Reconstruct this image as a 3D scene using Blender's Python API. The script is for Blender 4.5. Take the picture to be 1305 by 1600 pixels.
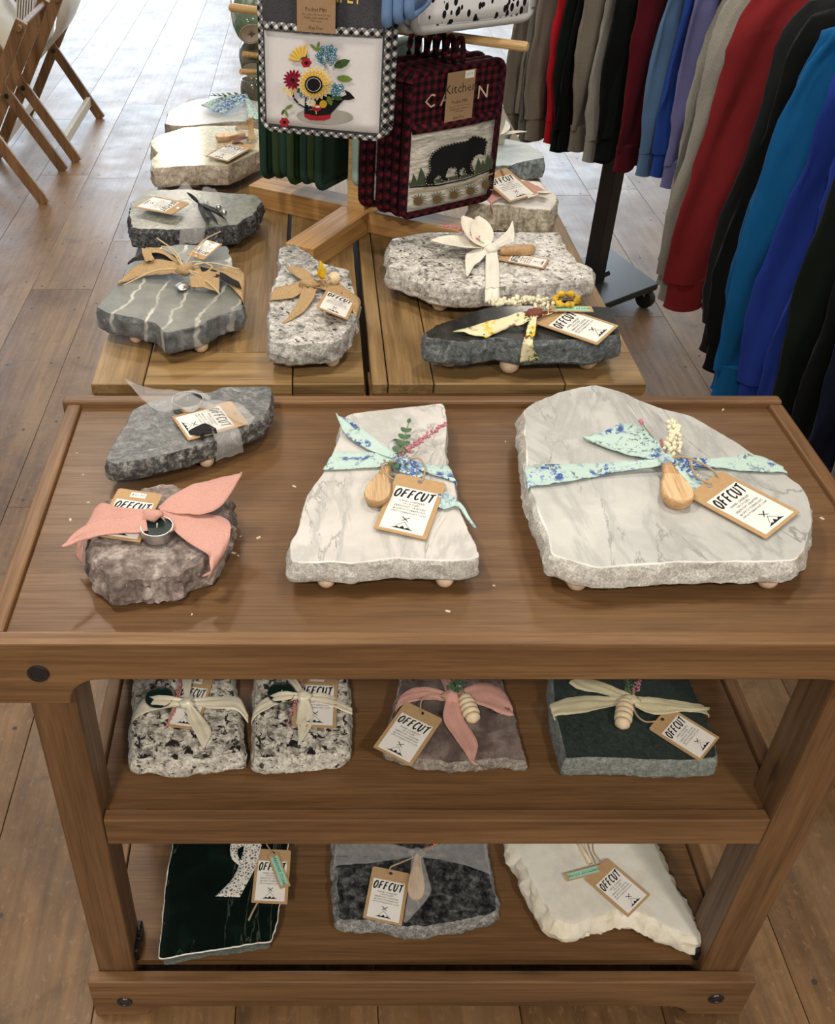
import bpy, math, random
from mathutils import Vector, Matrix, noise
for o in list(bpy.data.objects): bpy.data.objects.remove(o)
scn = bpy.context.scene
COL = scn.collection
R = math.radians
# ---------------------------------------------------------------- camera (photo frame 1305 x 1600)
F, PX, PY, H = 1560.0, 485.0, 800.0, 1.64
TH = math.atan((PY+410.0)/F)
CT, ST = math.cos(TH), math.sin(TH)
cam = bpy.data.cameras.new('camera'); camo = bpy.data.objects.new('camera', cam); COL.objects.link(camo)
camo.location = (0, 0, H); camo.rotation_euler = (math.pi/2-TH, 0, 0)
cam.sensor_fit = 'VERTICAL'; cam.sensor_height = 32; cam.lens = 32*F/1600
cam.shift_x = (652.5-PX)/1600; cam.clip_start = .02; cam.clip_end = 60
scn.camera = camo
scn.view_settings.view_transform = 'Standard'; scn.view_settings.look = 'None'
scn.view_settings.gamma = 1; scn.view_settings.use_curve_mapping = False
scn.view_settings.exposure = -0.15
# ---------------------------------------------------------------- world and lights
w = bpy.data.worlds.new('world'); scn.world = w; w.use_nodes = True
w.node_tree.nodes['Background'].inputs[0].default_value = (.92, .95, 1.0, 1)
w.node_tree.nodes['Background'].inputs[1].default_value = .18
def area(name, loc, rot, sx, sy, power, col, spread=180):
    l = bpy.data.lights.new(name, 'AREA'); l.shape = 'RECTANGLE'; l.size = sx; l.size_y = sy
    l.energy = power; l.color = col; l.spread = R(spread)
    o = bpy.data.objects.new(name, l); COL.objects.link(o); o.location = loc; o.rotation_euler = rot
    return o
# daylight through the shop windows in the far wall
WIN = [(-4.6, 2.2), (-1.9, 2.2), (.8, 2.2), (3.1, 1.7)]
for i, (x, ww) in enumerate(WIN):
    area('window_daylight', (x, 11.86, 1.75), (R(-90), 0, 0), ww, 2.3, 68*ww, (.72, .86, 1.0))
# warm ceiling lamps
for (x, y, p) in [(-.85, 1.1, 32), (.75, 1.5, 21), (-.9, 3.4, 26), (1.3, 3.6, 12), (-.95, 6.0, 24), (-1.15, 8.9, 26), (1.5, 6.2, 20), (-.7, -1.3, 74), (1.3, -1.2, 54)]:
    area('ceiling_lamp', (x, y, 3.02), (0, 0, 0), .28, .28, p, (1.0, .895, .755))

# ---------------------------------------------------------------- pixel helpers: a pixel and a height (or depth) give a point
def ray(u, v):
    a, b = (u-PX)/F, -(v-PY)/F
    return Vector((a, CT+ST*b, -ST+CT*b))
def P(u, v, z):
    r = ray(u, v); return Vector((0, 0, H))+r*((z-H)/r.z)
def PD(u, v, y):
    r = ray(u, v); return Vector((0, 0, H))+r*(y/r.y)
class Crop:
    """reads points measured in an enlarged crop of the photograph"""
    def __init__(s, x0, y0, k): s.x0, s.y0, s.k = x0, y0, k
    def __call__(s, x, y): return (s.x0+x*s.k, s.y0+y*s.k)
    def L(s, pts): return [s(*p[:2])+tuple(p[2:]) for p in pts]
# ---------------------------------------------------------------- object helpers
def setp(o, label=None, cat=None, group=None, kind=None):
    if label: o['label'] = label
    if cat: o['category'] = cat
    if group: o['group'] = group
    if kind: o['kind'] = kind
    return o
def thing(name, label, cat, loc=(0, 0, 0), rz=0, group=None):
    o = bpy.data.objects.new(name, None); COL.objects.link(o); o.empty_display_size = .05
    o.location = loc; o.rotation_euler = (0, 0, rz)
    return setp(o, label, cat, group)
def wl(o):
    """origin of an object in world space (objects here only translate below the top level)"""
    p = Vector((0, 0, 0))
    while o: p = p+Vector(o.location); o = o.parent
    return p
def catmull(pts, n):
    """smooth resample of a list of tuples/vectors"""
    pts = [Vector(p) for p in pts]
    if len(pts) < 3:
        return [pts[0].lerp(pts[-1], i/n) for i in range(n+1)]
    ext = [pts[0]*2-pts[1]]+pts+[pts[-1]*2-pts[-2]]
    out = []; seg = len(pts)-1
    for i in range(n+1):
        t = i/n*seg; k = min(int(t), seg-1); t -= k
        a, b, c, d = ext[k:k+4]
        out.append(.5*((2*b)+(c-a)*t+(2*a-5*b+4*c-d)*t*t+(3*b-a-3*c+d)*t**3))
    return out
class MB:
    def __init__(s): s.v = []; s.f = []; s.m = []
    def add(s, vs, fs, mi=0):
        n = len(s.v); s.v += [tuple(v) for v in vs]
        s.f += [tuple(i+n for i in f) for f in fs]; s.m += [mi]*len(fs); return s
    def box(s, a, b, mi=0, rot=None, at=None):
        x0, y0, z0 = a; x1, y1, z1 = b
        vs = [Vector(p) for p in [(x0,y0,z0),(x1,y0,z0),(x1,y1,z0),(x0,y1,z0),(x0,y0,z1),(x1,y0,z1),(x1,y1,z1),(x0,y1,z1)]]
        if rot is not None:
            at = Vector(at or (0, 0, 0)); vs = [rot@(v-at)+at for v in vs]
        return s.add(vs, [(0,3,2,1),(4,5,6,7),(0,1,5,4),(1,2,6,5),(2,3,7,6),(3,0,4,7)], mi)
    def bar(s, p, q, wd, th, side=Vector((0, 1, 0)), mi=0):
        p, q = Vector(p), Vector(q); d = (q-p).normalized(); a = (side-d*side.dot(d)).normalized(); b = d.cross(a)
        vs = [c+a*(i*wd/2)+b*(j*th/2) for c in (p, q) for i, j in ((-1,-1),(1,-1),(1,1),(-1,1))]
        return s.add(vs, [(0,3,2,1),(4,5,6,7),(0,1,5,4),(1,2,6,5),(2,3,7,6),(3,0,4,7)], mi)
    def prism(s, pts, d, mi=0):
        """planar outline (3D points) pushed along d, with caps"""
        n = len(pts); d = Vector(d)
        vs = [Vector(p) for p in pts]+[Vector(p)+d for p in pts]
        return s.add(vs, [tuple(range(n))[::-1], tuple(range(n, 2*n))]+[(i, (i+1) % n, n+(i+1) % n, n+i) for i in range(n)], mi)
    def tube(s, path, r, n=8, mi=0, cap=True, flat=1.0):
        path = [Vector(p) for p in path]; m = len(path)
        rs = r if isinstance(r, (list, tuple)) else [r]*m
        up = Vector((0, 0, 1)); vs = []
        for i, p in enumerate(path):
            d = (path[min(i+1, m-1)]-path[max(i-1, 0)]).normalized()
            a = d.cross(up)
            if a.length < .05: a = d.cross(Vector((1, 0, 0)))
            a.normalize(); b = a.cross(d)
            for k in range(n):
                t = 2*math.pi*k/n; vs.append(p+a*(rs[i]*math.cos(t))+b*(rs[i]*flat*math.sin(t)))
        fs = [(i*n+k, i*n+(k+1) % n, (i+1)*n+(k+1) % n, (i+1)*n+k) for i in range(m-1) for k in range(n)]
        if cap: fs += [tuple(range(n))[::-1], tuple(range((m-1)*n, m*n))]
        return s.add(vs, fs, mi)
    def lathe(s, prof, base=(0, 0, 0), axis=(0, 0, 1), n=20, mi=0):
        """profile [(radius, height)] spun about axis from base"""
        ax = Vector(axis).normalized(); a = ax.cross(Vector((0, 0, 1)))
        if a.length < .05: a = ax.cross(Vector((1, 0, 0)))
        a.normalize(); b = ax.cross(a); base = Vector(base); vs = []
        for r, h in prof:
            for k in range(n):
                t = 2*math.pi*k/n; vs.append(base+ax*h+a*(r*math.cos(t))+b*(r*math.sin(t)))
        m = len(prof)
        fs = [(i*n+k, i*n+(k+1) % n, (i+1)*n+(k+1) % n, (i+1)*n+k) for i in range(m-1) for k in range(n)]
        fs += [tuple(range(n))[::-1], tuple(range((m-1)*n, m*n))]
        return s.add(vs, fs, mi)
    def ball(s, c, r, n=14, m=9, mi=0, sc=(1, 1, 1)):
        c = Vector(c); vs = []; fs = []
        for i in range(1, m):
            ph = math.pi*i/m
            for k in range(n):
                t = 2*math.pi*k/n
                vs.append(c+Vector((r*sc[0]*math.sin(ph)*math.cos(t), r*sc[1]*math.sin(ph)*math.sin(t), r*sc[2]*math.cos(ph))))
        top = len(vs); vs += [c+Vector((0, 0, r*sc[2])), c-Vector((0, 0, r*sc[2]))]
        for i in range(m-2):
            for k in range(n): fs.append((i*n+k, (i+1)*n+k, (i+1)*n+(k+1) % n, i*n+(k+1) % n))
        for k in range(n):
            fs.append((top, k, (k+1) % n)); fs.append((top+1, (m-2)*n+(k+1) % n, (m-2)*n+k))
        return s.add(vs, fs, mi)
    def tri(s, *pts, mi=0): return s.add(pts, [tuple(range(len(pts)))], mi)
    def build(s, name, mats, parent=None, origin=None, smooth=False, bevel=0, world=True, sharp=None):
        """one mesh object; vertices are given in world space unless world=False (then in the parent's frame)"""
        if not isinstance(mats, (list, tuple)): mats = [mats]
        me = bpy.data.meshes.new(name)
        base = wl(parent) if (parent and world) else Vector((0, 0, 0))
        org = Vector(origin) if origin is not None else (base if parent else Vector((0, 0, 0)))
        me.from_pydata([tuple(Vector(v)-org) for v in s.v], [], s.f)
        for m in mats: me.materials.append(m)
        if len(mats) > 1: me.polygons.foreach_set('material_index', s.m)
        if smooth: me.polygons.foreach_set('use_smooth', [True]*len(me.polygons))
        me.update()
        if sharp is not None and smooth: me.set_sharp_from_angle(angle=R(sharp))
        o = bpy.data.objects.new(name, me); COL.objects.link(o)
        o.parent = parent; o.location = org-base if (parent and world) else org
        if bevel:
            b = o.modifiers.new('bevel', 'BEVEL'); b.width = bevel; b.segments = 2; b.limit_method = 'ANGLE'; b.angle_limit = R(40)
        return o
def copy_tree(o, parent=None):
    c = o.copy(); COL.objects.link(c); c.parent = parent
    for ch in list(o.children): copy_tree(ch, c)
    return c
# ---------------------------------------------------------------- materials
MATS = {}
def newmat(name, rough=.5, spec=.5, metal=0):
    m = bpy.data.materials.new(name); m.use_nodes = True; nt = m.node_tree
    b = nt.nodes['Principled BSDF']; b.inputs['Roughness'].default_value = rough
    b.inputs['Specular IOR Level'].default_value = spec; b.inputs['Metallic'].default_value = metal
    MATS[name] = m
    return m, nt, b
def N(nt, typ, **kw):
    n = nt.nodes.new(typ)
    for k, v in kw.items():
        if k.startswith('_'): setattr(n, k[1:], v)
        else: n.inputs[k].default_value = v
    return n
def lk(nt, a, b): nt.links.new(a, b)
def ramp(nt, fac, stops, interp='LINEAR'):
    r = nt.nodes.new('ShaderNodeValToRGB'); r.color_ramp.interpolation = interp
    e = r.color_ramp.elements
    while len(e) < len(stops): e.new(.5)
    for i, (p, c) in enumerate(stops):
        e[i].position = p; c = c if not isinstance(c, (int, float)) else (c, c, c)
        e[i].color = tuple(c)+(1,)
    lk(nt, fac, r.inputs[0]); return r.outputs[0]
def mix(nt, fac, a, b, mode='MIX'):
    m = nt.nodes.new('ShaderNodeMix'); m.data_type = 'RGBA'; m.blend_type = mode
    for val, idx in ((fac, 0), (a, 6), (b, 7)):
        if hasattr(val, 'links'): lk(nt, val, m.inputs[idx])
        elif isinstance(val, (int, float)): m.inputs[idx].default_value = val if idx == 0 else (val, val, val, 1)
        else: m.inputs[idx].default_value = tuple(val)+(1,)
    return m.outputs[2]
def coords(nt, scale=(1, 1, 1), rot=(0, 0, 0), loc=(0, 0, 0), rnd=False):
    tc = nt.nodes.new('ShaderNodeTexCoord'); mp = nt.nodes.new('ShaderNodeMapping')
    mp.inputs['Scale'].default_value = scale; mp.inputs['Rotation'].default_value = rot; mp.inputs['Location'].default_value = loc
    src = tc.outputs['Object']
    if rnd:
        oi = nt.nodes.new('ShaderNodeObjectInfo'); a = nt.nodes.new('ShaderNodeVectorMath'); a.operation = 'ADD'
        mm = N(nt, 'ShaderNodeMath', _operation='MULTIPLY'); lk(nt, oi.outputs['Random'], mm.inputs[0]); mm.inputs[1].default_value = 37.0
        lk(nt, src, a.inputs[0]); lk(nt, mm.outputs[0], a.inputs[1]); src = a.outputs[0]
    lk(nt, src, mp.inputs[0]); return mp.outputs[0]
def tex(nt, co, scale, detail=6, rough=.55, dist=0):
    n = N(nt, 'ShaderNodeTexNoise', Scale=scale, Detail=detail, Roughness=rough, Distortion=dist); lk(nt, co, n.inputs['Vector']); return n.outputs['Fac']
def bump(nt, b, h, strength=.3, dist=.002):
    n = N(nt, 'ShaderNodeBump', Strength=strength, Distance=dist); lk(nt, h, n.inputs['Height']); lk(nt, n.outputs[0], b.inputs['Normal'])
def plain(name, col, rough=.5, spec=.5, metal=0, var=.0, scale=40, bmp=0):
    if name in MATS: return MATS[name]
    m, nt, b = newmat(name, rough, spec, metal)
    co = coords(nt); n = tex(nt, co, scale)
    d = var or .04
    lk(nt, ramp(nt, n, [(.3, tuple(c*(1-d) for c in col)), (.7, tuple(min(1, c*(1+d)) for c in col))]), b.inputs['Base Color'])
    if bmp: bump(nt, b, n, bmp)
    return m
def wood(name, dark, mid, light, axis=0, rough=.45, scale=1.0, spec=.4, wear=0):
    m, nt, b = newmat(name, rough, spec)
    sc = [14*scale, 14*scale, 14*scale]; sc[axis] = 1.1*scale
    co = coords(nt, tuple(sc), rnd=True)
    big = tex(nt, co, 1.6, 8, .62, .7)
    sc2 = [190*scale]*3; sc2[axis] = 5*scale
    co2 = coords(nt, tuple(sc2), rnd=True); fine = tex(nt, co2, 1.0, 6, .7)
    c = ramp(nt, big, [(.28, dark), (.48, mid), (.72, light)])
    f = ramp(nt, fine, [(.34, .52), (.52, .95), (.66, 1.18)])
    c = mix(nt, .75, c, f, 'MULTIPLY')
    ks = [7.0*scale]*3; ks[axis] = 2.6*scale
    vo = N(nt, 'ShaderNodeTexVoronoi', Scale=1.0); lk(nt, coords(nt, tuple(ks), rnd=True), vo.inputs['Vector'])
    c = mix(nt, ramp(nt, vo.outputs['Distance'], [(.035, .8), (.075, .25), (.12, 0)]), c, tuple(x*.28 for x in mid))
    oi = nt.nodes.new('ShaderNodeObjectInfo')
    rr = ramp(nt, oi.outputs['Random'], [(0, .86), (1, 1.1)]); c = mix(nt, 1, c, rr, 'MULTIPLY')
    if wear:
        co3 = coords(nt, (3, 3, 3), rnd=True); wv = tex(nt, co3, 1.3, 8, .65)
        c = mix(nt, ramp(nt, wv, [(.5, 0), (.7, wear)]), c, tuple(x*.55 for x in mid))
    lk(nt, c, b.inputs['Base Color'])
    lk(nt, ramp(nt, fine, [(.3, rough+.12), (.7, rough-.05)]), b.inputs['Roughness'])
    bump(nt, b, fine, .12, .001)
    return m
def granite(name, stops, scale=90, rough=.3, spec=.5, blotch=None, bmp=.0, vein=None):
    """speckled stone: stops colour a cellular speckle; blotch = (colour, scale, lo, hi) adds crystals; vein = (colour, scale, width)"""
    m, nt, b = newmat(name, rough, spec)
    co = coords(nt); n1 = tex(nt, co, scale, 5, .7, .4); 
    c = ramp(nt, n1, stops)
    if blotch:
        for bc, bs, lo, hi in blotch:
            n2 = tex(nt, coords(nt, loc=(bs*.37, bs*.11, 3)), bs, 4, .62, .6)
            c = mix(nt, ramp(nt, n2, [(lo, 0), (hi, 1)]), c, bc)
    if scale >= 26:
        c = mix(nt, .75, c, ramp(nt, tex(nt, coords(nt, loc=(5, 1, 2)), scale*3.2, 4, .7), [(.34, .50), (.5, 1.0), (.66, 1.42)]), 'MULTIPLY')
    if vein:
        for vc, vs, vw, vr in vein:
            co2 = coords(nt, (vs, vs*.42, vs), rot=(0, 0, vr))
            n3 = tex(nt, co2, 1.0, 7, .6, .9)
            a = N(nt, 'ShaderNodeMath', _operation='SUBTRACT'); lk(nt, n3, a.inputs[0]); a.inputs[1].default_value = .5
            ab = N(nt, 'ShaderNodeMath', _operation='ABSOLUTE'); lk(nt, a.outputs[0], ab.inputs[0])
            c = mix(nt, ramp(nt, ab.outputs[0], [(0, .85), (vw*.4, .5), (vw, 0)]), c, vc)
    lk(nt, c, b.inputs['Base Color'])
    if bmp: bump(nt, b, tex(nt, co, scale*.8, 8, .7), bmp, .004)
    return m
def fabric(name, col, rough=.9, var=.12, scale=420, sheer=0, sat=0):
    m, nt, b = newmat(name, rough, .2 if not sat else .5)
    co = coords(nt); n = tex(nt, co, scale, 2, .5); n2 = tex(nt, co, 14, 3)
    c = ramp(nt, n, [(.3, tuple(x*(1-var) for x in col)), (.7, tuple(min(1, x*(1+var*.6)) for x in col))])
    c = mix(nt, .6, c, ramp(nt, n2, [(.3, .9), (.7, 1.04)]), 'MULTIPLY')
    lk(nt, c, b.inputs['Base Color']); bump(nt, b, n, .25, .0006)
    if sat: b.inputs['Sheen Weight'].default_value = .2
    if sheer:
        b.inputs['Alpha'].default_value = 1-sheer
    return m

def banded(name, base_stops, scale, vein_col, ang, freq, width, rough, bmp=0):
    """stone crossed by roughly parallel light veins"""
    m, nt, b = newmat(name, rough, .5); c = ramp(nt, tex(nt, coords(nt), scale, 6, .6), base_stops)
    wv = N(nt, 'ShaderNodeTexWave', Scale=freq, Distortion=5.5, Detail=3.0); wv.inputs['Detail Scale'].default_value = 1.4; wv.inputs['Detail Roughness'].default_value = .6
    lk(nt, coords(nt, rot=(0, 0, ang)), wv.inputs['Vector'])
    br = ramp(nt, tex(nt, coords(nt, loc=(4, 2, 0)), 22, 4), [(.38, .25), (.6, 1)])
    f = mix(nt, 1, ramp(nt, wv.outputs['Fac'], [(1-width*2, 0), (1-width*.6, .9), (1, 1)]), br, 'MULTIPLY')
    c = mix(nt, f, c, vein_col); lk(nt, c, b.inputs['Base Color'])
    if bmp: bump(nt, b, tex(nt, coords(nt), scale*2, 8, .7), bmp, .004)
    return m
# ================================================================ materials used widely
def floor_mat():
    m, nt, b = newmat('floor_wood', .3, .5)
    co = coords(nt, (1, 1, 1), rnd=True)
    cg = coords(nt, (60, 3, 60), rnd=True); grain = tex(nt, cg, 1.0, 4, .6, .3)
    big = tex(nt, coords(nt, (2.2, .9, 1), rnd=True), 1.6, 6, .6, .5)
    c = ramp(nt, big, [(.28, (.085, .042, .018)), (.48, (.205, .110, .045)), (.72, (.32, .19, .088))])
    c = mix(nt, .8, c, ramp(nt, grain, [(.3, .52), (.65, 1.14)]), 'MULTIPLY')
    worn = tex(nt, co, 3.1, 9, .68, .3)
    c = mix(nt, ramp(nt, worn, [(.5, 0), (.66, .55)]), c, (.235, .155, .088))
    stain = tex(nt, coords(nt, (1, 1, 1), loc=(7, 3, 1)), 5.5, 8, .7, 1.2)
    c = mix(nt, ramp(nt, stain, [(.58, 0), (.7, .6)]), c, (.060, .038, .022))
    sp = tex(nt, coords(nt, (1, .5, 1), loc=(3, 9, 2)), 90, 6, .75, .3)
    c = mix(nt, ramp(nt, sp, [(.55, 0), (.68, .5)]), c, (.37, .245, .135))
    oi = nt.nodes.new('ShaderNodeObjectInfo')
    c = mix(nt, 1, c, ramp(nt, oi.outputs['Random'], [(0, .82), (1, 1.12)]), 'MULTIPLY')
    lk(nt, c, b.inputs['Base Color'])
    lk(nt, ramp(nt, tex(nt, co, 6, 7, .65), [(.3, .36), (.7, .56)]), b.inputs['Roughness'])
    bump(nt, b, tex(nt, coords(nt, (22, 5, 22), rnd=True), 1.0, 8, .7), .22, .006)
    b.inputs['Coat Weight'].default_value = .25; b.inputs['Coat Roughness'].default_value = .34
    return m
FLOOR = floor_mat()
GAP = plain('dark_gap', (.06, .042, .028), .9)
WALL = plain('wall_paint', (.74, .71, .66), .85, .2, var=.04, scale=4)
CEIL = plain('ceiling_paint', (.72, .70, .66), .9, .2, var=.03, scale=3)
# cart woods by grain direction
cd, cm, cl = (.100, .050, .020), (.178, .093, .040), (.265, .148, .068)
CART_X = wood('cart_pine_across', cd, cm, cl, 0, .42)
CART_Y = wood('cart_pine_depth', cd, cm, cl, 1, .42)
CART_Z = wood('cart_pine_upright', (.085, .043, .019), (.15, .079, .036), (.22, .125, .060), 2, .45)
CART_PANEL = wood('cart_plywood', (.125, .061, .025), (.165, .086, .036), (.21, .114, .050), 0, .36, 1.6, .5)
T_Y = wood('reclaimed_door_wood_long', (.125, .072, .028), (.25, .155, .064), (.39, .262, .122), 1, .38, 1.0, .45, wear=.35)
T_X = wood('reclaimed_door_wood_across', (.13, .076, .03), (.265, .165, .068), (.40, .268, .122), 0, .38, 1.0, .45, wear=.3)
T_E = wood('door_edge_wood', (.10, .05, .02), (.215, .118, .045), (.33, .195, .08), 0, .5)
BLACKM = plain('black_metal', (.012, .012, .014), .35, .5)
STEEL = plain('brushed_steel', (.55, .55, .55), .3, .5, 1)
# ================================================================ the room
X0, X1, Y0, Y1, ZC = -6.2, 4.2, -3.0, 12.0, 3.1
floor = MB().box((X0, Y0, -.06), (X1, Y1, -.012)).build('floor', GAP); setp(floor, kind='structure')
random.seed(11)
pw = .232; shared = {}; nails = MB(); x = -3.37; cnt = 0
while x < 2.9:
    y = -.2+random.random()*-.9
    while y < 10.6:
        L = random.choice([1.2, 1.2, 1.8, 2.4]); ya, yb = y, y+L
        # outside the camera's wedge of floor nothing shows: keep boards to what could be seen nearby
        mid = (ya+yb)/2
        if (x > -.45*max(mid, 1)-1.2) and (x < .62*max(mid, 1)+.9):
            if L not in shared:
                o = MB().box((-pw/2+.0007, -L/2+.0006, -.012), (pw/2-.0007, L/2-.0006, 0)).build('floor_board', FLOOR, bevel=.0012); shared[L] = o.data
            else:
                o = bpy.data.objects.new('floor_board', shared[L]); COL.objects.link(o)
                bm = o.modifiers.new('bevel', 'BEVEL'); bm.width = .0012; bm.segments = 2
            o.parent = floor; o.location = (x+pw/2, mid, 0); cnt += 1
            k = ya+.03
            while k < yb:
                for dx in (.04, pw-.04):
                    c = Vector((x+dx+random.uniform(-.008, .008), k+random.uniform(-.01, .01), .0006))
                    nails.add([c+Vector((.0055*math.cos(t*1.0472), .0055*math.sin(t*1.0472), 0)) for t in range(6)], [tuple(range(6))])
                k += .4
        y = yb
    x += pw
print('floor boards', cnt)
no = nails.build('nail_heads', plain('nail_iron', (.05, .04, .035), .5), floor); no['kind'] = 'stuff'
def wallbox(name, a, b, mat=None): return setp(MB().box(a, b).build(name, mat or WALL), kind='structure')
wallbox('wall_left', (X0-.15, Y0, -.06), (X0, Y1, ZC)); wallbox('wall_right', (X1, Y0, -.06), (X1+.15, Y1, ZC))
wallbox('wall_rear', (X0-.15, Y0-.15, -.06), (X1+.15, Y0, ZC)); wallbox('ceiling', (X0-.15, Y0-.15, ZC), (X1+.15, Y1+.15, ZC+.12), CEIL)
# far wall with three shop windows
far = MB(); edges = [X0]
for x, ww in WIN: edges += [x-ww/2, x+ww/2]
edges.append(X1)
for i in range(0, len(edges), 2): far.box((edges[i], Y1, -.06), (edges[i+1], Y1+.15, ZC))
for x, ww in WIN:
    far.box((x-ww/2, Y1, -.06), (x+ww/2, Y1+.15, .58)); far.box((x-ww/2, Y1, 2.92), (x+ww/2, Y1+.15, ZC))
setp(far.build('wall_far', WALL), kind='structure')
GLASS = newmat('window_glass', .02, .5)[0]; GLASS.node_tree.nodes['Principled BSDF'].inputs['Transmission Weight'].default_value = 1
for i, (x, ww) in enumerate(WIN):
    fr = MB(); y = Y1+.02
    for a, b in (((x-ww/2, y, .58), (x-ww/2+.06, y+.06, 2.92)), ((x+ww/2-.06, y, .58), (x+ww/2, y+.06, 2.92)), ((x-ww/2, y, .58), (x+ww/2, y+.06, .64)), ((x-ww/2, y, 2.86), (x+ww/2, y+.06, 2.92)), ((x-.025, y, .64), (x+.025, y+.06, 2.86))):
        fr.box(a, b)
    f = setp(fr.build('window_%d' % (i+1), CART_X), kind='structure')
    for s in (-1, 1): MB().box((x+(s-1)*ww/4+.03, y+.025, .64), (x+(s+1)*ww/4-.03, y+.031, 2.86)).build('pane', GLASS, f)
# ================================================================ the front display cart
ZT = .842          # cart panel surface
cart = thing('display_cart', 'brown three-tier wooden display cart in the foreground holding stone boards', 'display cart', (.171, 1.04, 0))
cxl, cxr, cyf, cyb = -.365, .709, .781, 1.303
def arch(name, y, th, x0, x1, zt, ze, zm, xe0, xe1, rr, mat):
    """rail whose ends hang lower than its middle, joined by quarter-round curves"""
    pts = [(x0, zt), (x1, zt), (x1, ze)]
    n = 8
    pts += [(xe1-rr*(1-math.cos(k/n*math.pi/2)), ze+(zm-ze)*math.sin(k/n*math.pi/2)) for k in range(1, n+1)]
    pts += [(xe0+rr*(1-math.cos(k/n*math.pi/2)), ze+(zm-ze)*math.sin(k/n*math.pi/2)) for k in range(n, -1, -1)]
    pts.append((x0, ze))
    return MB().prism([(px_, y, pz) for px_, pz in pts], (0, th, 0)).build(name, mat, cart, bevel=.0022)
arch('front_apron', cyf, .020, cxl, cxr, .85, .752, .792, -.279, .623, .04, CART_X)
MB().box((cxl+.02, cyf+.02, .83), (cxr-.02, cyb-.02, ZT)).build('top_panel', CART_PANEL, cart)
MB().box((cxl, cyf+.02, .80), (cxl+.021, cyb-.02, .85)).build('side_rail', CART_Y, cart, origin=(cxl, 1.0, .82), bevel=.003)
MB().box((cxr-.021, cyf+.02, .80), (cxr, cyb-.02, .85)).build('side_rail', CART_Y, cart, origin=(cxr, 1.1, .82), bevel=.003)
MB().box((cxl-.008, cyb-.02, .80), (cxr, cyb, .854)).build('back_rail', CART_X, cart, origin=(.1, cyb, .81), bevel=.004)
for lx0, lx1 in ((-.335, -.278), (.616, .678)):
    MB().box((lx0, .801, .0), (lx1, .868, .80)).build('leg', CART_Z, cart, origin=(lx0, .8, .3), bevel=.004)
    MB().box((lx0, 1.215, .0), (lx1, 1.282, .80)).build('leg', CART_Z, cart, origin=(lx0, 1.2, .3), bevel=.004)
def shelf(z, lz0, lz1, lx0, lx1, tx0, tx1, nm):
    MB().box((tx0, .82, z-.014), (tx1, 1.28, z)).build(nm+'_panel', CART_PANEL, cart)
    for a in (tx0-.022, tx1+.002):
        MB().box((a, .87, z-.045), (a+.02, 1.214, z+.008)).build('shelf_side_trim', CART_Y, cart, origin=(a, 1, z), bevel=.002)
    if lz0: MB().box((lx0, .801, lz0), (lx1, .82, lz1)).build('shelf_lip', CART_X, cart, origin=(.1, .8, lz0), bevel=.002)
    MB().box((lx0, 1.262, z-.05), (lx1, 1.28, z+.012)).build('shelf_back_lip', CART_X, cart, bevel=.002)
ZM, ZB = .49, .10
shelf(ZM, .443, .497, -.277, .615, -.288, .633, 'middle_shelf')
shelf(ZB, 0, 0, -.277, .615, -.315, .66, 'bottom_shelf')
arch('bottom_front_rail', .780, .02, -.348, .697, .106, .001, .03, -.262, .610, .04, CART_X)
MB().box((-.335, 1.283, .0), (.678, 1.30, .105)).build('bottom_back_rail', CART_X, cart, bevel=.002)
for u, v in ((60, 1052), (195, 1565), (1119, 1560)):
    c = PD(u, v, .780); m = MB().lathe([(.0, -.001), (.0115, -.001), (.0125, .001), (.0115, .0028), (.0075, .0032), (.007, .0022), (.003, .002), (.0, .002)], c, (0, -1, 0), 24)
    m.build('bolt_cap', BLACKM, cart, smooth=True, sharp=40)
c = Vector((.66, .780, .83)); MB().lathe([(.0, -.001), (.0115, -.001), (.0125, .001), (.0115, .0028), (.0, .002)], c, (0, -1, 0), 24).build('bolt_cap', BLACKM, cart)
for (x, y) in ((-.277, .86), (-.277, .83), (.613, .875), (.613, .83)):
    MB().box((x-.004, y-.012, ZB), (x+.006, y+.012, ZB+.03)).build('corner_bracket', BLACKM, cart, bevel=.003)
# wood chips lying on the cart top are part of its worn look
chip = MB(); random.seed(4)
for (u, v) in ((120,708),(130,742),(138,785),(365,864),(372,868),(240,705),(376,838),(404,840),(460,760),(772,915),(1130,640),(1285,810),(20,900),(110,812),(790,690),(300,960),(700,955)):
    p = P(u, v, ZT+.0006); a = random.random()*3; s = random.uniform(.0012, .003)
    chip.box((p.x-s, p.y-s*.5, ZT), (p.x+s, p.y+s*.5, ZT+.001), rot=Matrix.Rotation(a, 3, 'Z'), at=p)
o = chip.build('stone_crumbs', plain('crumb', (.62, .55, .45), .8), cart); o['kind'] = 'stuff'
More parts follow.
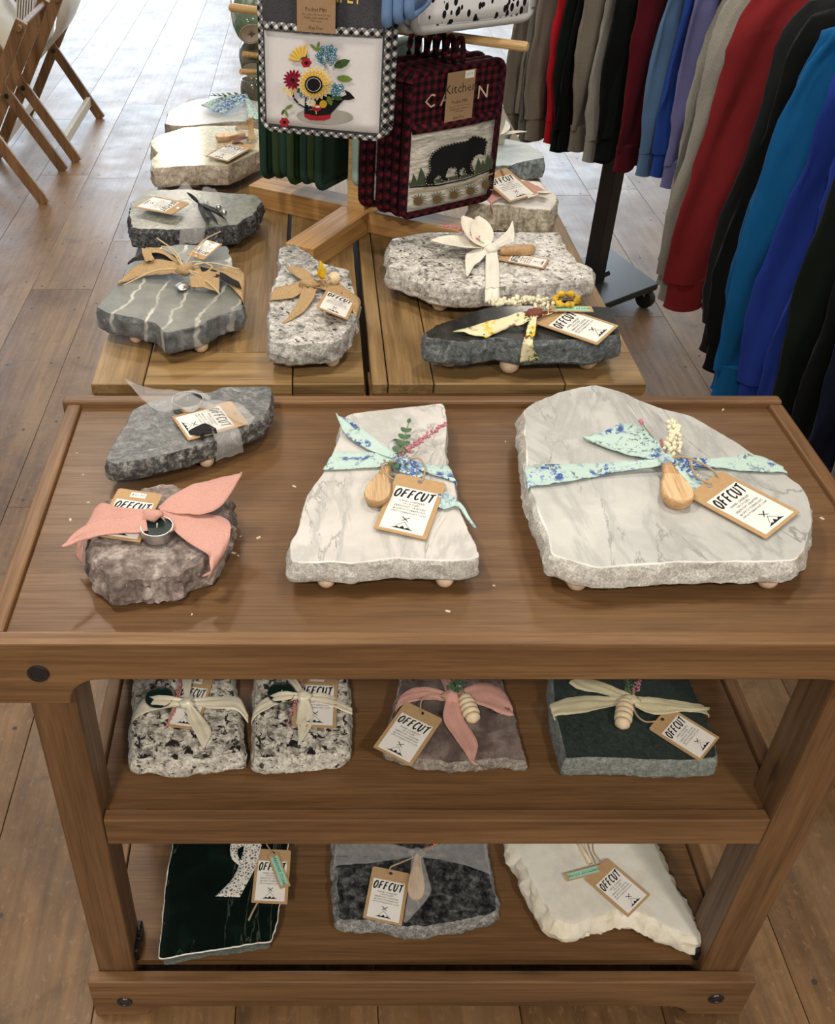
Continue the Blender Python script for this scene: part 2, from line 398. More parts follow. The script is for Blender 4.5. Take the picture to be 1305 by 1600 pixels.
# ================================================================ second table: two old door leaves side by side
Z2 = .84
tab = thing('door_top_table', 'long table topped with two reclaimed wooden door leaves behind the cart', 'table', (.09, 2.05, 0))
ty0, ty1 = 1.358, 2.92
def leaf(x0, x1, planks, rails, stile):
    """planks: [(x0,x1)], rails: [(x0,x1)] across the front"""
    for a, b, full in planks:
        MB().box((a+.0009, (ty0 if full else ty0+.104), Z2-.018), (b-.0009, ty1, Z2)).build('plank', T_Y, tab, origin=(a, 1.9, Z2), bevel=.0016)
    for a, b in rails:
        MB().box((a+.0009, ty0, Z2-.018), (b-.0009, ty0+.1025, Z2)).build('plank', T_X, tab, origin=(a, ty0, Z2), bevel=.0016)
    for z0, z1, d in ((Z2-.024, Z2-.018, -.002), (Z2-.038, Z2-.024, .007), (Z2-.052, Z2-.038, .012)):
        xs = [x0-d]+[b for a, b in rails[:-1]]+[x1+(d if x1 > .2 else min(d, .003))]
        if x0 > 0: xs[0] = x0-min(d, .003)
        for i in range(len(xs)-1):
            MB().box((xs[i]+.0005, ty0-d, z0), (xs[i+1]-.0005, ty0+.08, z1)).build('edge_moulding', T_E, tab, origin=(xs[i], ty0, z0), bevel=.002)
        sx = (x0-d, x0+.03) if x0 < 0 else (x1-.03, x1+d)
        MB().box((sx[0], ty0+.08, z0), (sx[1], ty1, z1)).build('edge_moulding', T_Y, tab, origin=(sx[0], 2, z0), bevel=.002)
leaf(-.345, .086, [(-.345, -.262, True), (-.262, -.046, False), (-.040, .086, False)], [(-.262, -.028), (-.028, .086)], None)
leaf(.096, .528, [(.096, .122, True), (.122, .194, True), (.194, .36, False), (.36, .528, False)], [(.194, .40), (.40, .528)], None)
MB().box((-.33, 1.40, Z2-.075), (.515, 2.88, Z2-.052)).build('underframe', T_Y, tab)
for x in (-.30, .45):
    for y in (1.43, 2.80): MB().box((x, y, 0), (x+.06, y+.06, Z2-.075)).build('leg', CART_Z, tab, bevel=.003)
# ================================================================ stone boards
def resample(poly, n):
    L = [0]
    for i in range(len(poly)): L.append(L[-1]+(poly[(i+1) % len(poly)]-poly[i]).length)
    out = []; k = 0
    for i in range(n):
        s = L[-1]*i/n
        while L[k+1] < s: k += 1
        out.append(poly[k].lerp(poly[(k+1) % len(poly)], (s-L[k])/max(1e-9, L[k+1]-L[k])))
    return out
def fr(p, s, sd): return noise.fractal(Vector((p[0]*s+sd, p[1]*s-sd*.7, p[2]*s+sd*1.3)), 1.0, 2.0, 4)
FOOTW = plain('pale_beech', (.66, .50, .36), .5, var=.08, scale=60)
def stone(label, px, zt, foot, thick, flare, mats, seed, rside=.003, rtop=0, jag=.0012, feet=(), under=.35, group=None, name='stone_board', cat='stone board'):
    """slab whose top outline is read off the photograph at its real height; sides broken and rough; ball feet below"""
    z1 = zt+foot+thick
    poly = [P(u, v, z1) for u, v in px]
    ar = sum(a.x*b.y-b.x*a.y for a, b in zip(poly, poly[1:]+poly[:1]))
    if ar < 0: poly.reverse()
    cen = sum(poly, Vector((0, 0, 0)))/len(poly)
    root = thing(name, label, cat, (cen.x, cen.y, zt), 0, group)
    n = 180; ring = resample(poly, n)
    ring = [(ring[i-1]+ring[i]*2+ring[(i+1) % n])/4 for i in range(n)]
    nor = []
    for i in range(n):
        d = ring[(i+2) % n]-ring[i-2]; v = Vector((d.y, -d.x, 0)); nor.append(v.normalized() if v.length > 1e-9 else Vector((1, 0, 0)))
    nor = [sum((nor[(i+k) % n] for k in range(-4, 5)), Vector((0, 0, 0))).normalized() for i in range(n)]
    ring = [p+nv*(jag*(1.3*fr(p, 30, seed)+.55*fr(p, 150, seed+1))) for p, nv in zip(ring, nor)]
    mb = MB(); rows = []
    lev = [(0, -.0013, 0), (.05, 0, .35), (.2, .35, 1), (.38, .65, 1), (.56, .9, 1), (.74, 1, 1), (.9, .9, .8), (1, under, .6)]
    for t, fo, ra in lev:
        row = []
        for p, nv in zip(ring, nor):
            q = Vector((p.x, p.y, z1-thick*t))
            off = fo if fo < 0 else flare*fo
            off += ra*rside*(fr((q.x, q.y, q.z*1.6), 26, seed+5)*.9+fr((q.x, q.y, q.z*1.5), 95, seed+9)*.55)
            zz = rtop*fr(q, 26, seed+2) if t == 0 else 0
            if t == 0 and rtop: zz -= rtop*.6
            row.append(q+nv*off+Vector((0, 0, zz+(ra*rside*.25*fr(q, 90, seed+3) if 0 < t < 1 else 0))))
        rows.append(row)
    base = 0
    for r_ in rows: mb.v += [tuple(v) for v in r_]
    for k in range(len(rows)-1):
        for i in range(n):
            j = (i+1) % n
            mb.f.append((k*n+i, (k+1)*n+i, (k+1)*n+j, k*n+j)); mb.m.append(2 if k == 0 else 1)
    mb.f.append(tuple(range((len(rows)-1)*n, len(rows)*n))[::-1]); mb.m.append(1)
    if not rtop:
        mb.f.append(tuple(range(n))); mb.m.append(0)
    else:
        c2 = sum(rows[0], Vector((0, 0, 0)))/n; prev = list(range(n))
        for s in (.93, .84, .74, .63, .51, .38, .24, .1):
            st = len(mb.v)
            for p in ring:
                q = Vector((c2.x+(p.x-c2.x)*s, c2.y+(p.y-c2.y)*s, z1))
                mb.v.append((q.x, q.y, z1+rtop*(fr(q, 26, seed+2)+.45*fr(q, 80, seed+4))))
            for i in range(n):
                j = (i+1) % n; mb.f.append((prev[i], prev[j], st+j, st+i)); mb.m.append(0)
            prev = list(range(st, st+n))
        mb.f.append(tuple(prev)); mb.m.append(0)
    s = mb.build('slab', list(mats), root, smooth=True, sharp=28)
    if foot > 0:
        r = max(foot*.62, .0095)
        pts = [P(u, v, zt+r)+Vector((0, r*.75, 0)) for u, v in feet]
        inner = [cen.lerp(p, .66) for p in resample(poly, 8)]
        for q in inner[::2]:
            if all((Vector((q.x, q.y))-Vector((p.x, p.y))).length > .07 for p in pts) and len(pts) < 5: pts.append(q)
        for q in pts:
            MB().ball((q.x, q.y, zt+r), r).build('foot', FOOTW, root, origin=(q.x, q.y, zt+r), smooth=True)
    root['zt'] = z1
    return root, z1
def ribbon(root, z1, secs, mat, name='ribbon', n=26, ripple=.0015, thick=.0008, cols=6, wav=2.0, seed=1):
    """cloth strip; each section is (u1,v1, u2,v2, h1,h2): its two edges as photo points and their heights (mm) over the slab top"""
    def at(u, v, h):
        p = P(u, v, z1+h*.001)
        # where the strip hangs down the broken side it lies on the outside of the bulge
        return p+(Vector((0, 0, H))-p).normalized()*(.008 if h < -1 else 0)
    A = catmull([at(s[0], s[1], s[4]) for s in secs], n)
    B = catmull([at(s[2], s[3], s[5]) for s in secs], n)
    mb = MB()
    for i, (a, b) in enumerate(zip(A, B)):
        wd = (b-a).length
        for k in range(cols+1):
            t = k/cols; p = a.lerp(b, t)
            p = p+Vector((0, 0, ripple*math.sin(t*math.pi*wav*2+seed+i*.12)+ripple*1.5*fr(p, 45, seed)))
            mb.v.append(tuple(p))
    c1 = cols+1
    for i in range(n):
        for k in range(cols):
            mb.f.append((i*c1+k, i*c1+k+1, (i+1)*c1+k+1, (i+1)*c1+k)); mb.m.append(0)
    o = mb.build(name, mat, root, smooth=True)
    sm = o.modifiers.new('cloth', 'SOLIDIFY'); sm.thickness = thick; sm.offset = 0
    return o
def knot(root, z1, u, v, h, r, mat, sc=(1.3, 1, .8)):
    c = P(u, v, z1+h*.001); mb = MB().ball(c, r, 16, 10, sc=sc)
    mb.v = [tuple(c+(Vector(p)-c)*(1+.42*fr(p, 120, 3))) for p in mb.v]
    return mb.build('ribbon_knot', mat, root, smooth=True)
def cord(root, z1, pts, r, mat, name='string', n=24, parent=None):
    path = catmull([P(p[0], p[1], z1+p[2]*.001) for p in pts], n)
    return MB().tube(path, r, 6).build(name, mat, root, smooth=True)
# ---------------------------------------------------------------- tag design (built once, shared)
KRAFT = plain('kraft_card', (.47, .312, .165), .8, .2, var=.06, scale=160)
PAPER = plain('white_label_paper', (.84, .83, .81), .6, .3)
INK = plain('black_ink', (.012, .012, .014), .7, .2)
MINT = plain('mint_label', (.33, .66, .52), .6, .3)
def flat_text(s, size, x, y, z, sx=1, align='CENTER'):
    cu = bpy.data.curves.new('t', 'FONT'); cu.body = s; cu.size = size; cu.align_x = align; cu.align_y = 'CENTER'; cu.resolution_u = 1
    o = bpy.data.objects.new('t', cu); COL.objects.link(o)
    me = bpy.data.meshes.new_from_object(o)
    vs = [(x+v.co.x*sx, y+v.co.y, z) for v in me.vertices]; fs = [tuple(p.vertices) for p in me.polygons]
    bpy.data.objects.remove(o); bpy.data.curves.remove(cu); bpy.data.meshes.remove(me)
    return vs, fs
def stroke(mb, pts, w0, w1, z, mi=0, n=10):
    c = catmull([(p[0], p[1], z) for p in pts], n*(len(pts)-1) if len(pts) > 2 else 2)
    m = len(c); vs = []
    for i, p in enumerate(c):
        d = (c[min(i+1, m-1)]-c[max(i-1, 0)]).normalized(); nv = Vector((-d.y, d.x, 0)); t = i/(m-1); ww = (w0+(w1-w0)*t)/2
        vs += [p+nv*ww, p-nv*ww]
    mb.add(vs, [(2*i, 2*i+1, 2*i+3, 2*i+2) for i in range(m-1)], mi)
def brush_word(mb, x0, y0, wd, ht, z):
    G = {'O': [[(.5, 1), (.12, .62), (.2, .12), (.55, 0), (.88, .4), (.8, .85), (.45, 1)]],
         'F': [[(.2, .02), (.3, 1)], [(.2, .95), (.6, .97), (.95, 1.02)], [(.2, .5), (.8, .56)]],
         'C': [[(.95, .9), (.5, .98), (.15, .5), (.4, .03), (.95, .18)]],
         'U': [[(.12, 1), (.15, .3), (.45, .0), (.8, .3), (.88, 1.02)]],
         'T': [[(.02, .92), (.5, .98), (1.0, 1.08)], [(.55, 1.05), (.5, .0)]]}
    cw = wd/6.0
    for i, ch in enumerate('OFFCUT'):
        for st in G[ch]:
            stroke(mb, [(x0+cw*(i+.06+.80*p[0])+.14*ht*(p[1]-.5), y0+ht*p[1]) for p in st], ht*.17, ht*.12, z)
TW, THH = .064, .112
def tag_meshes():
    card = MB(); c = .003; w, h = TW/2, THH/2
    out = [(-w+c, h), (w-c, h), (w, h-c), (w, -h+c*.3), (w-c*.3, -h), (-w+c*.3, -h), (-w, -h+c*.3), (-w, h-c)][::-1]
    card.prism([(x, y, 0) for x, y in out], (0, 0, .0012))
    lab = MB().box((-.0265, -.0515, .0012), (.0265, .031, .00145))
    ink = MB(); z = .0017
    brush_word(ink, -.0245, .0105, .0495, .0165, z)
    for s, sz, y in (('HAND CHISELED', .0046, .0045), ('UPCYCLED', .0046, -.0008), ('VERMONT CRAFTED', .0046, -.0062), ('@OFFCUTVERMONT', .0046, -.0118), ('OFFCUTVERMONT.COM', .0042, -.0172)):
        ink.add(*flat_text(s, sz, 0, y, z, .95))
    # mountain with snow, crossed chisels above
    by = -.0475
    ink.tri((-.0135, by, z), (-.006, by+.0035, z), (-.0035, by+.0015, z), (0, by+.006, z), (.003, by+.0015, z), (.006, by+.004, z), (.0135, by, z))
    stroke(ink, [(-.0085, by+.0032), (0, by+.0135)], .0006, .0006, z); stroke(ink, [(.0085, by+.0032), (0, by+.0135)], .0006, .0006, z)
    stroke(ink, [(-.004, by+.0145), (.0045, by+.0225)], .0009, .0015, z); stroke(ink, [(.004, by+.0145), (-.0045, by+.0225)], .0009, .0015, z)
    eye = MB().lathe([(.0016, 0), (.0034, 0), (.0034, .0004), (.0016, .0004)], (0, .0475, .0012), (0, 0, 1), 14)
    hole = MB().lathe([(0, 0), (.0018, 0), (.0018, .0003), (0, .0003)], (0, .0475, .0012), (0, 0, 1), 10)
    stk = MB().box((-.011, .0395, .0012), (.011, .0505, .0015)); stxt = MB().add(*flat_text('$30.00', .0068, 0, .045, .00165))
    strip = MB().box((-.0075, -.027, 0), (.0075, .027, .001)); smint = MB().box((-.0052, -.023, .001), (.0052, .0225, .0012))
    vt, ft = flat_text('VERMONT STONE', .0058, 0, 0, 0); sink = MB().add([(y_, -x_, .0014) for x_, y_, _ in vt], ft)
    res = {}
    for k, mb, m in (('tag', card, KRAFT), ('printed_label', lab, PAPER), ('lettering', ink, INK), ('eyelet', eye, STEEL), ('eyelet_hole', hole, INK),
                     ('price_sticker', stk, PAPER), ('price_lettering', stxt, INK), ('stone_name_tag', strip, KRAFT), ('mint_panel', smint, MINT), ('name_lettering', sink, INK)):
        o = mb.build(k, m); res[k] = o.data; bpy.data.objects.remove(o)
    return res
TAGM = tag_meshes()
def place_frame(root, q, W, Hh):
    """matrix that lays a W x H card on the quad q = TL,TR,BR,BL (world), kept rectangular"""
    tl, tr, br, bl = q; c = (tl+tr+br+bl)/4
    ex = ((tr-tl)+(br-bl))/2; ey = ((tl-bl)+(tr-br))/2
    lx, ly = ex.length, ey.length
    ex.normalize(); ez = ex.cross(ey).normalized(); ey = ez.cross(ex)
    if ez.z < 0: print('tag faces down', root.name)
    k = ly/Hh
    m = Matrix.Identity(4)
    for i in range(3): m[i][0] = ex[i]*min(max(lx/W, k*.8), k*1.25); m[i][1] = ey[i]*k; m[i][2] = ez[i]
    c = c-wl(root)
    for i in range(3): m[i][3] = c[i]
    return m
def inst(name, parent, mw=None):
    o = bpy.data.objects.new(name, TAGM[name]); COL.objects.link(o); o.parent = parent
    if mw is not None: o.matrix_local = mw
    return o
def tag(root, z1, quad, hs=(2, 2, 2, 2), price=False):
    q = [P(u, v, z1+h*.001) for (u, v), h in zip(quad, hs)]
    t = inst('tag', root, place_frame(root, q, TW, THH))
    for k in ('printed_label', 'lettering', 'eyelet', 'eyelet_hole'): inst(k, t)
    if price:
        inst('price_sticker', t); inst('price_lettering', t)
    return t
def nametag(root, z1, quad, hs):
    """slim strip tag; TL,TR is its short end at the string"""
    q = [P(u, v, z1+h*.001) for (u, v), h in zip(quad, hs)]
    t = inst('stone_name_tag', root, place_frame(root, q, .015, .054)); inst('mint_panel', t); inst('name_lettering', t); return t
# ---------------------------------------------------------------- little things tied to the boards
HANDLE = wood('acacia_handle', (.36, .20, .09), (.52, .32, .155), (.66, .45, .25), 1, .45, 3)
CARVED = wood('carved_handle_face', (.50, .31, .155), (.66, .45, .255), (.76, .56, .35), 1, .5, 3)
LEAFM = plain('eucalyptus_leaf', (.055, .13, .06), .55, var=.25, scale=200)
STEMM = plain('stem_green', (.16, .22, .09), .7); PINKF = plain('pink_blossom', (.55, .21, .27), .8, var=.3, scale=400)
CREAMF = plain('cream_blossom', (.80, .76, .58), .8, var=.1, scale=300); YELF = plain('yellow_petal', (.85, .62, .05), .7, var=.15, scale=200)
TWINE = plain('jute_twine', (.42, .31, .19), .9, var=.25, scale=900)
DIPPER = plain('dipper_maple', (.74, .61, .42), .5, var=.06, scale=80)
WAXM = plain('dark_green_wax', (.005, .02, .015), .4, .3)
WAXW = plain('cream_wax', (.75, .70, .55), .4)
def axis_pts(root, z1, a, b): return P(a[0], a[1], z1+a[2]*.001), P(b[0], b[1], z1+b[2]*.001)
def spun(root, z1, a, b, prof, mat, name, n=18):
    """body of revolution from photo point a to b; prof [(t along, radius m)]"""
    p, q = axis_pts(root, z1, a, b); L = (q-p).length
    return MB().lathe([(max(r, .0002), t*L) for t, r in prof], p, q-p, n).build(name, mat, root, smooth=True)
def tealight(root, z1, c, r=.019, hgt=.013, wax=None):
    p = P(c[0], c[1], z1+c[2]*.001)
    cup = MB().lathe([(r*.96, 0), (r, .001), (r, hgt), (r*.95, hgt), (r*.93, hgt-.003), (.001, hgt-.003)], p, (0, 0, 1), 28).build('tealight_cup', STEEL, root, smooth=True, sharp=40)
    MB().lathe([(.0005, hgt-.004), (r*.92, hgt-.004), (r*.92, hgt-.0022), (.0005, hgt-.0018)], p, (0, 0, 1), 24).build('wax', wax or WAXM, cup)
    MB().tube([p+Vector((0, 0, hgt-.003)), p+Vector((.001, 0, hgt+.004))], .0008, 5).build('wick', PAPER, cup)
    return cup
def spreader(root, z1, a, b, r=.014, cut=True):
    """short paddle handle: slim at the tied end a, full and rounded at b"""
    h = spun(root, z1, a, b, [(0, r*.42), (.12, r*.46), (.3, r*.62), (.5, r*.9), (.68, r*1.06), (.82, r*1.02), (.92, r*.8), (.98, r*.45), (1, 0)], [HANDLE, CARVED], 'spreader_handle', 28)
    if cut:
        # flat face carved on top
        p, q = axis_pts(root, z1, a, b); d = (q-p).normalized(); up = Vector((0, 0, 1)); base = wl(root)
        top = r*.42; cut_ = set()
        for v in h.data.vertices:
            w_ = v.co+base; t = (w_-p).dot(d); hgt = (w_-p-d*t).z
            lim = top*(1.0 if t < (q-p).length*.35 else 1)-t*.05
            if hgt > lim and t > (q-p).length*.12: v.co.z -= (hgt-lim); cut_.add(v.index)
        for f_ in h.data.polygons:
            if all(i in cut_ for i in f_.vertices): f_.material_index = 1; f_.use_smooth = False
    return h
def dipper(root, z1, a, b, r=.011):
    prof = [(0, .0035), (.3, .004)]
    for i in range(5):
        t = .34+i*.125; k = r*(1 if 0 < i < 4 else .84)
        prof += [(t, k*.72), (t+.02, k), (t+.085, k), (t+.105, k*.72)]
    prof += [(1, r*.3)]
    return spun(root, z1, a, b, prof, DIPPER, 'honey_dipper', 18)
def sprig(root, z1, pts, mat, n=46, spread=.004, r=.0016, name='flower_sprig', start=.25, seed=1):
    random.seed(seed)
    path = catmull([P(p[0], p[1], z1+p[2]*.001) for p in pts], 30)
    mb = MB().tube(path, .0007, 5, 0)
    for i in range(n):
        t = start+(1-start)*i/n; p = path[min(30, int(t*30))]; s = spread*(1.15-.7*t)
        d = Vector((random.uniform(-1, 1), random.uniform(-1, 1), random.uniform(-.3, 1)))*s
        mb.ball(p+d, r*random.uniform(.7, 1.2), 6, 4, 1)
    return mb.build(name, [STEMM, mat], root, smooth=True)
def leafshape(mb, p, d, ln, wd, up=Vector((0, 0, 1)), mi=0, curl=.2):
    d = d.normalized(); s = d.cross(up)
    if s.length < .05: s = d.cross(Vector((0, 1, 0)))
    s.normalize(); u = s.cross(d); vs = []; m = 7
    for i in range(m):
        t = i/(m-1); w_ = wd*math.sin(math.pi*min(1, t*.96+.03))**.62*(1-.25*t); c = p+d*(ln*t)+u*(curl*ln*math.sin(t*2.2)*.4)
        vs += [c-s*w_/2+u*wd*.1, c, c+s*w_/2+u*wd*.1]
    fs = []
    for i in range(m-1):
        fs += [(3*i, 3*i+1, 3*i+4, 3*i+3), (3*i+1, 3*i+2, 3*i+5, 3*i+4)]
    mb.add(vs, fs, mi)
def leafsprig(root, z1, pts, ln=.011, wd=.010, pairs=5, mat=None, name='leaf_sprig', seed=2):
    random.seed(seed); path = catmull([P(p[0], p[1], z1+p[2]*.001) for p in pts], 24); mb = MB().tube(path, .0008, 5, 0)
    for i in range(pairs):
        k = int(3+i*(20/pairs)); p = path[k]; d = (path[min(24, k+1)]-path[k-1]).normalized(); s = d.cross(Vector((0, 0, 1))).normalized()
        for sg in (-1, 1): leafshape(mb, p, d*.6+s*sg+Vector((0, 0, .25)), ln*(1-.08*i), wd*(1-.08*i), mi=1)
    leafshape(mb, path[-1], path[-1]-path[-3], ln*.8, wd*.5, mi=1)
    return mb.build(name, [STEMM, mat or LEAFM], root, smooth=True)
# ================================================================ stone materials (colour, grain and vein of each piece)
W = (.80, .79, .76)
gA = granite('dark_grey_granite', [(.3, (.03, .034, .036)), (.48, (.105, .112, .115)), (.7, (.26, .265, .26))], 75, .42, blotch=[((.32, .33, .32), 45, .6, .72)])
gAs = granite('dark_grey_granite_broken', [(.32, (.012, .013, .015)), (.5, (.10, .10, .102)), (.68, (.42, .42, .41))], 110, .6, bmp=.8)
gB = granite('mauve_grey_rock', [(.32, (.075, .056, .052)), (.5, (.20, .16, .148)), (.68, (.46, .41, .385))], 34, .75, blotch=[((.46, .42, .38), 90, .62, .74), ((.07, .055, .052), 140, .66, .75)], bmp=.9)
gC = granite('white_marble', [(.25, (.50, .50, .49)), (.5, (.62, .615, .60)), (.75, (.70, .695, .675))], 14, .28, vein=[((.27, .275, .27), 5, .009, .5), ((.46, .465, .46), 9, .05, .55)])
gD = granite('grey_veined_marble', [(.25, (.37, .385, .385)), (.5, (.47, .485, .48)), (.75, (.57, .575, .565))], 12, .3, vein=[((.19, .20, .205), 4.2, .009, -.62), ((.35, .365, .365), 8, .05, -.7)])
gCs = granite('marble_broken', [(.3, (.34, .34, .33)), (.5, (.54, .535, .52)), (.7, (.76, .75, .73))], 150, .7, bmp=.7)
gDs = granite('marble_broken_warm', [(.3, (.36, .355, .34)), (.5, (.55, .545, .52)), (.7, (.74, .73, .70))], 120, .7, blotch=[((.52, .43, .30), 14, .56, .72)], bmp=.7)
edgeW = plain('bruised_white_edge', (.78, .775, .75), .7)
gE = granite('black_white_granite', [(.38, (.30, .285, .25)), (.52, (.62, .605, .55)), (.7, (.78, .765, .71))], 60, .5, blotch=[((.22, .20, .17), 110, .53, .58), ((.016, .014, .018), 84, .545, .575)])
gEs = granite('black_white_granite_broken', [(.35, (.26, .24, .21)), (.5, (.58, .56, .51)), (.7, (.8, .79, .75))], 80, .7, blotch=[((.03, .028, .028), 100, .58, .64)], bmp=.8)
gG = granite('brown_mauve_stone', [(.3, (.05, .036, .033)), (.5, (.12, .092, .085)), (.72, (.33, .27, .245))], 17, .4, blotch=[((.02, .015, .015), 26, .6, .68)])
gGs = granite('brown_mauve_broken', [(.3, (.12, .10, .09)), (.5, (.27, .24, .215)), (.7, (.46, .42, .38))], 120, .7, bmp=.8)
gH = granite('dark_green_slate', [(.3, (.012, .020, .019)), (.5, (.022, .036, .034)), (.7, (.038, .058, .054))], 120, .6)
gHs = granite('green_grey_slate_broken', [(.3, (.12, .135, .13)), (.5, (.20, .225, .215)), (.7, (.32, .345, .33))], 130, .75, bmp=.6)
gI = granite('black_green_serpentine', [(.3, (.002, .005, .0045)), (.55, (.003, .009, .0075)), (.8, (.008, .022, .017))], 22, .2, vein=[((.07, .085, .065), 3.2, .004, .05)])
gIs = granite('grey_green_serpentine_broken', [(.3, (.07, .09, .085)), (.6, (.15, .18, .17))], 90, .7, bmp=.6)
gJ = granite('charcoal_granite', [(.36, (.008, .009, .011)), (.5, (.04, .043, .046)), (.66, (.15, .155, .16))], 62, .25)
gJs = granite('charcoal_granite_broken', [(.3, (.08, .083, .085)), (.5, (.24, .245, .245)), (.7, (.48, .48, .475))], 120, .7, bmp=.9)
gK = granite('white_onyx', [(.3, (.66, .64, .56)), (.5, (.77, .76, .69)), (.7, (.84, .835, .80))], 14, .35)
gKs = granite('white_onyx_broken', [(.3, (.60, .55, .42)), (.5, (.76, .73, .62)), (.7, (.86, .85, .80))], 25, .5, bmp=.5)
gL = banded('veined_slate', [(.3, (.085, .093, .08)), (.5, (.135, .143, .124)), (.7, (.19, .198, .175))], 26, (.56, .54, .46), R(9), 6.5, .03, .4)
gLs = banded('veined_slate_broken', [(.3, (.055, .062, .068)), (.5, (.125, .137, .148)), (.7, (.24, .26, .275))], 60, (.52, .52, .50), R(9), 6.5, .04, .6, .5)
gM = granite('grey_green_polished', [(.3, (.14, .15, .12)), (.5, (.22, .23, .185)), (.7, (.29, .30, .25))], 34, .18)
gMs = granite('dark_sparkling_broken', [(.35, (.015, .017, .021)), (.52, (.06, .065, .075)), (.66, (.28, .30, .33))], 150, .45, bmp=1.0)
gN = granite('beige_speckled_granite', [(.32, (.40, .385, .26)), (.5, (.60, .585, .43)), (.7, (.72, .70, .56))], 60, .13, blotch=[((.33, .27, .19), 90, .62, .72)])
gNs = granite('beige_granite_broken', [(.3, (.25, .20, .155)), (.5, (.48, .42, .345)), (.7, (.68, .63, .55))], 80, .6, blotch=[((.22, .14, .10), 55, .64, .72)], bmp=.6)
gO = granite('grey_beige_stone', [(.3, (.27, .265, .225)), (.5, (.36, .35, .30)), (.7, (.45, .44, .39))], 20, .22)
gOs = granite('brown_grey_broken', [(.3, (.20, .165, .135)), (.6, (.36, .31, .265))], 90, .7, bmp=.7)
gP = granite('grey_white_granite', [(.34, (.13, .128, .122)), (.48, (.43, .425, .41)), (.62, (.66, .65, .62))], 62, .4, blotch=[((.035, .033, .034), 105, .575, .62)])
gPs = granite('grey_white_granite_broken', [(.3, (.12, .12, .115)), (.5, (.44, .435, .425)), (.7, (.72, .715, .70))], 95, .7, bmp=.9)
gQ = granite('white_flaked_granite', [(.34, (.20, .195, .185)), (.48, (.55, .54, .51)), (.66, (.74, .725, .69))], 52, .32, blotch=[((.20, .19, .18), 60, .56, .62), ((.03, .028, .028), 100, .585, .62)])
gQs = granite('white_flaked_granite_broken', [(.3, (.13, .13, .125)), (.5, (.50, .49, .47)), (.7, (.76, .75, .73))], 80, .65, bmp=.8)
gR = granite('black_polished_slate', [(.3, (.016, .018, .018)), (.6, (.035, .038, .036))], 30, .1)
gRs = granite('blue_grey_slate_broken', [(.3, (.05, .06, .067)), (.5, (.115, .135, .147)), (.7, (.25, .28, .30))], 110, .6, bmp=.9)
gS = granite('white_quartz', [(.3, (.70, .69, .64)), (.7, (.83, .82, .79))], 18, .4)
gSs = granite('beige_quartz_broken', [(.3, (.33, .29, .215)), (.5, (.52, .48, .385)), (.7, (.72, .69, .60))], 60, .65, bmp=.8)
gT = granite('pale_blue_stone', [(.3, (.36, .44, .48)), (.7, (.56, .63, .66))], 22, .35)
gTs = granite('blue_grey_broken', [(.3, (.10, .135, .15)), (.5, (.22, .27, .285)), (.7, (.42, .47, .48))], 90, .6, bmp=.9)
# ---------------------------------------------------------------- ribbon cloths
SHEER = fabric('white_organza', (.74, .74, .75), .5, .06, 900, sheer=.83)
PINK = fabric('pink_linen', (.60, .335, .295), .85, .14, 700)
SATIN = fabric('ivory_satin', (.72, .68, .55), .32, .04, 200, sat=1)
SATW = fabric('white_satin', (.80, .78, .71), .35, .04, 200, sat=1)
VELV = fabric('cream_velvet', (.62, .58, .40), .6, .06, 400)
BURL = fabric('burlap', (.45, .315, .17), .95, .3, 520)
BLKR = fabric('black_ribbon', (.012, .012, .014), .6, .1)
def floral(name, base, blots):
    m, nt, b = newmat(name, .8, .2); c = None; base_ = base
    co = coords(nt); c = ramp(nt, tex(nt, co, 300, 2), [(.3, tuple(x*.94 for x in base)), (.7, base)])
    for col, sc, lo, hi, cl in blots:
        n1 = tex(nt, coords(nt, loc=(sc*.3, 1.7*cl, sc*.1)), cl, 2, .5); n2 = tex(nt, coords(nt, loc=(sc*.13, .4, 0)), sc, 3, .6)
        mm = N(nt, 'ShaderNodeMath', _operation='MULTIPLY'); lk(nt, ramp(nt, n1, [(.52, 0), (.58, 1)]), mm.inputs[0]); lk(nt, ramp(nt, n2, [(lo, 0), (hi, 1)]), mm.inputs[1])
        c = mix(nt, mm.outputs[0], c, col)
    lk(nt, c, b.inputs['Base Color']); return m
TEAL = floral('teal_floral_cotton', (.50, .665, .635), [((.055, .11, .34), 150, .47, .50, 24), ((.20, .31, .58), 260, .55, .58, 24), ((.15, .19, .21), 190, .56, .58, 19)])
SUNF = floral('sunflower_print_cotton', (.80, .74, .50), [((.82, .52, .03), 70, .45, .48, 16), ((.16, .045, .02), 60, .52, .54, 22), ((.08, .16, .03), 150, .56, .58, 25)])
def lace():
    m, nt, b = newmat('white_lace', .85, .2); b.inputs['Base Color'].default_value = (.72, .71, .68, 1)
    v = N(nt, 'ShaderNodeTexVoronoi', _feature='DISTANCE_TO_EDGE', Scale=190.0); lk(nt, coords(nt), v.inputs['Vector'])
    lk(nt, ramp(nt, v.outputs['Distance'], [(.0, 1), (.12, 1), (.16, .12)]), b.inputs['Alpha']); return m
LACE = lace()
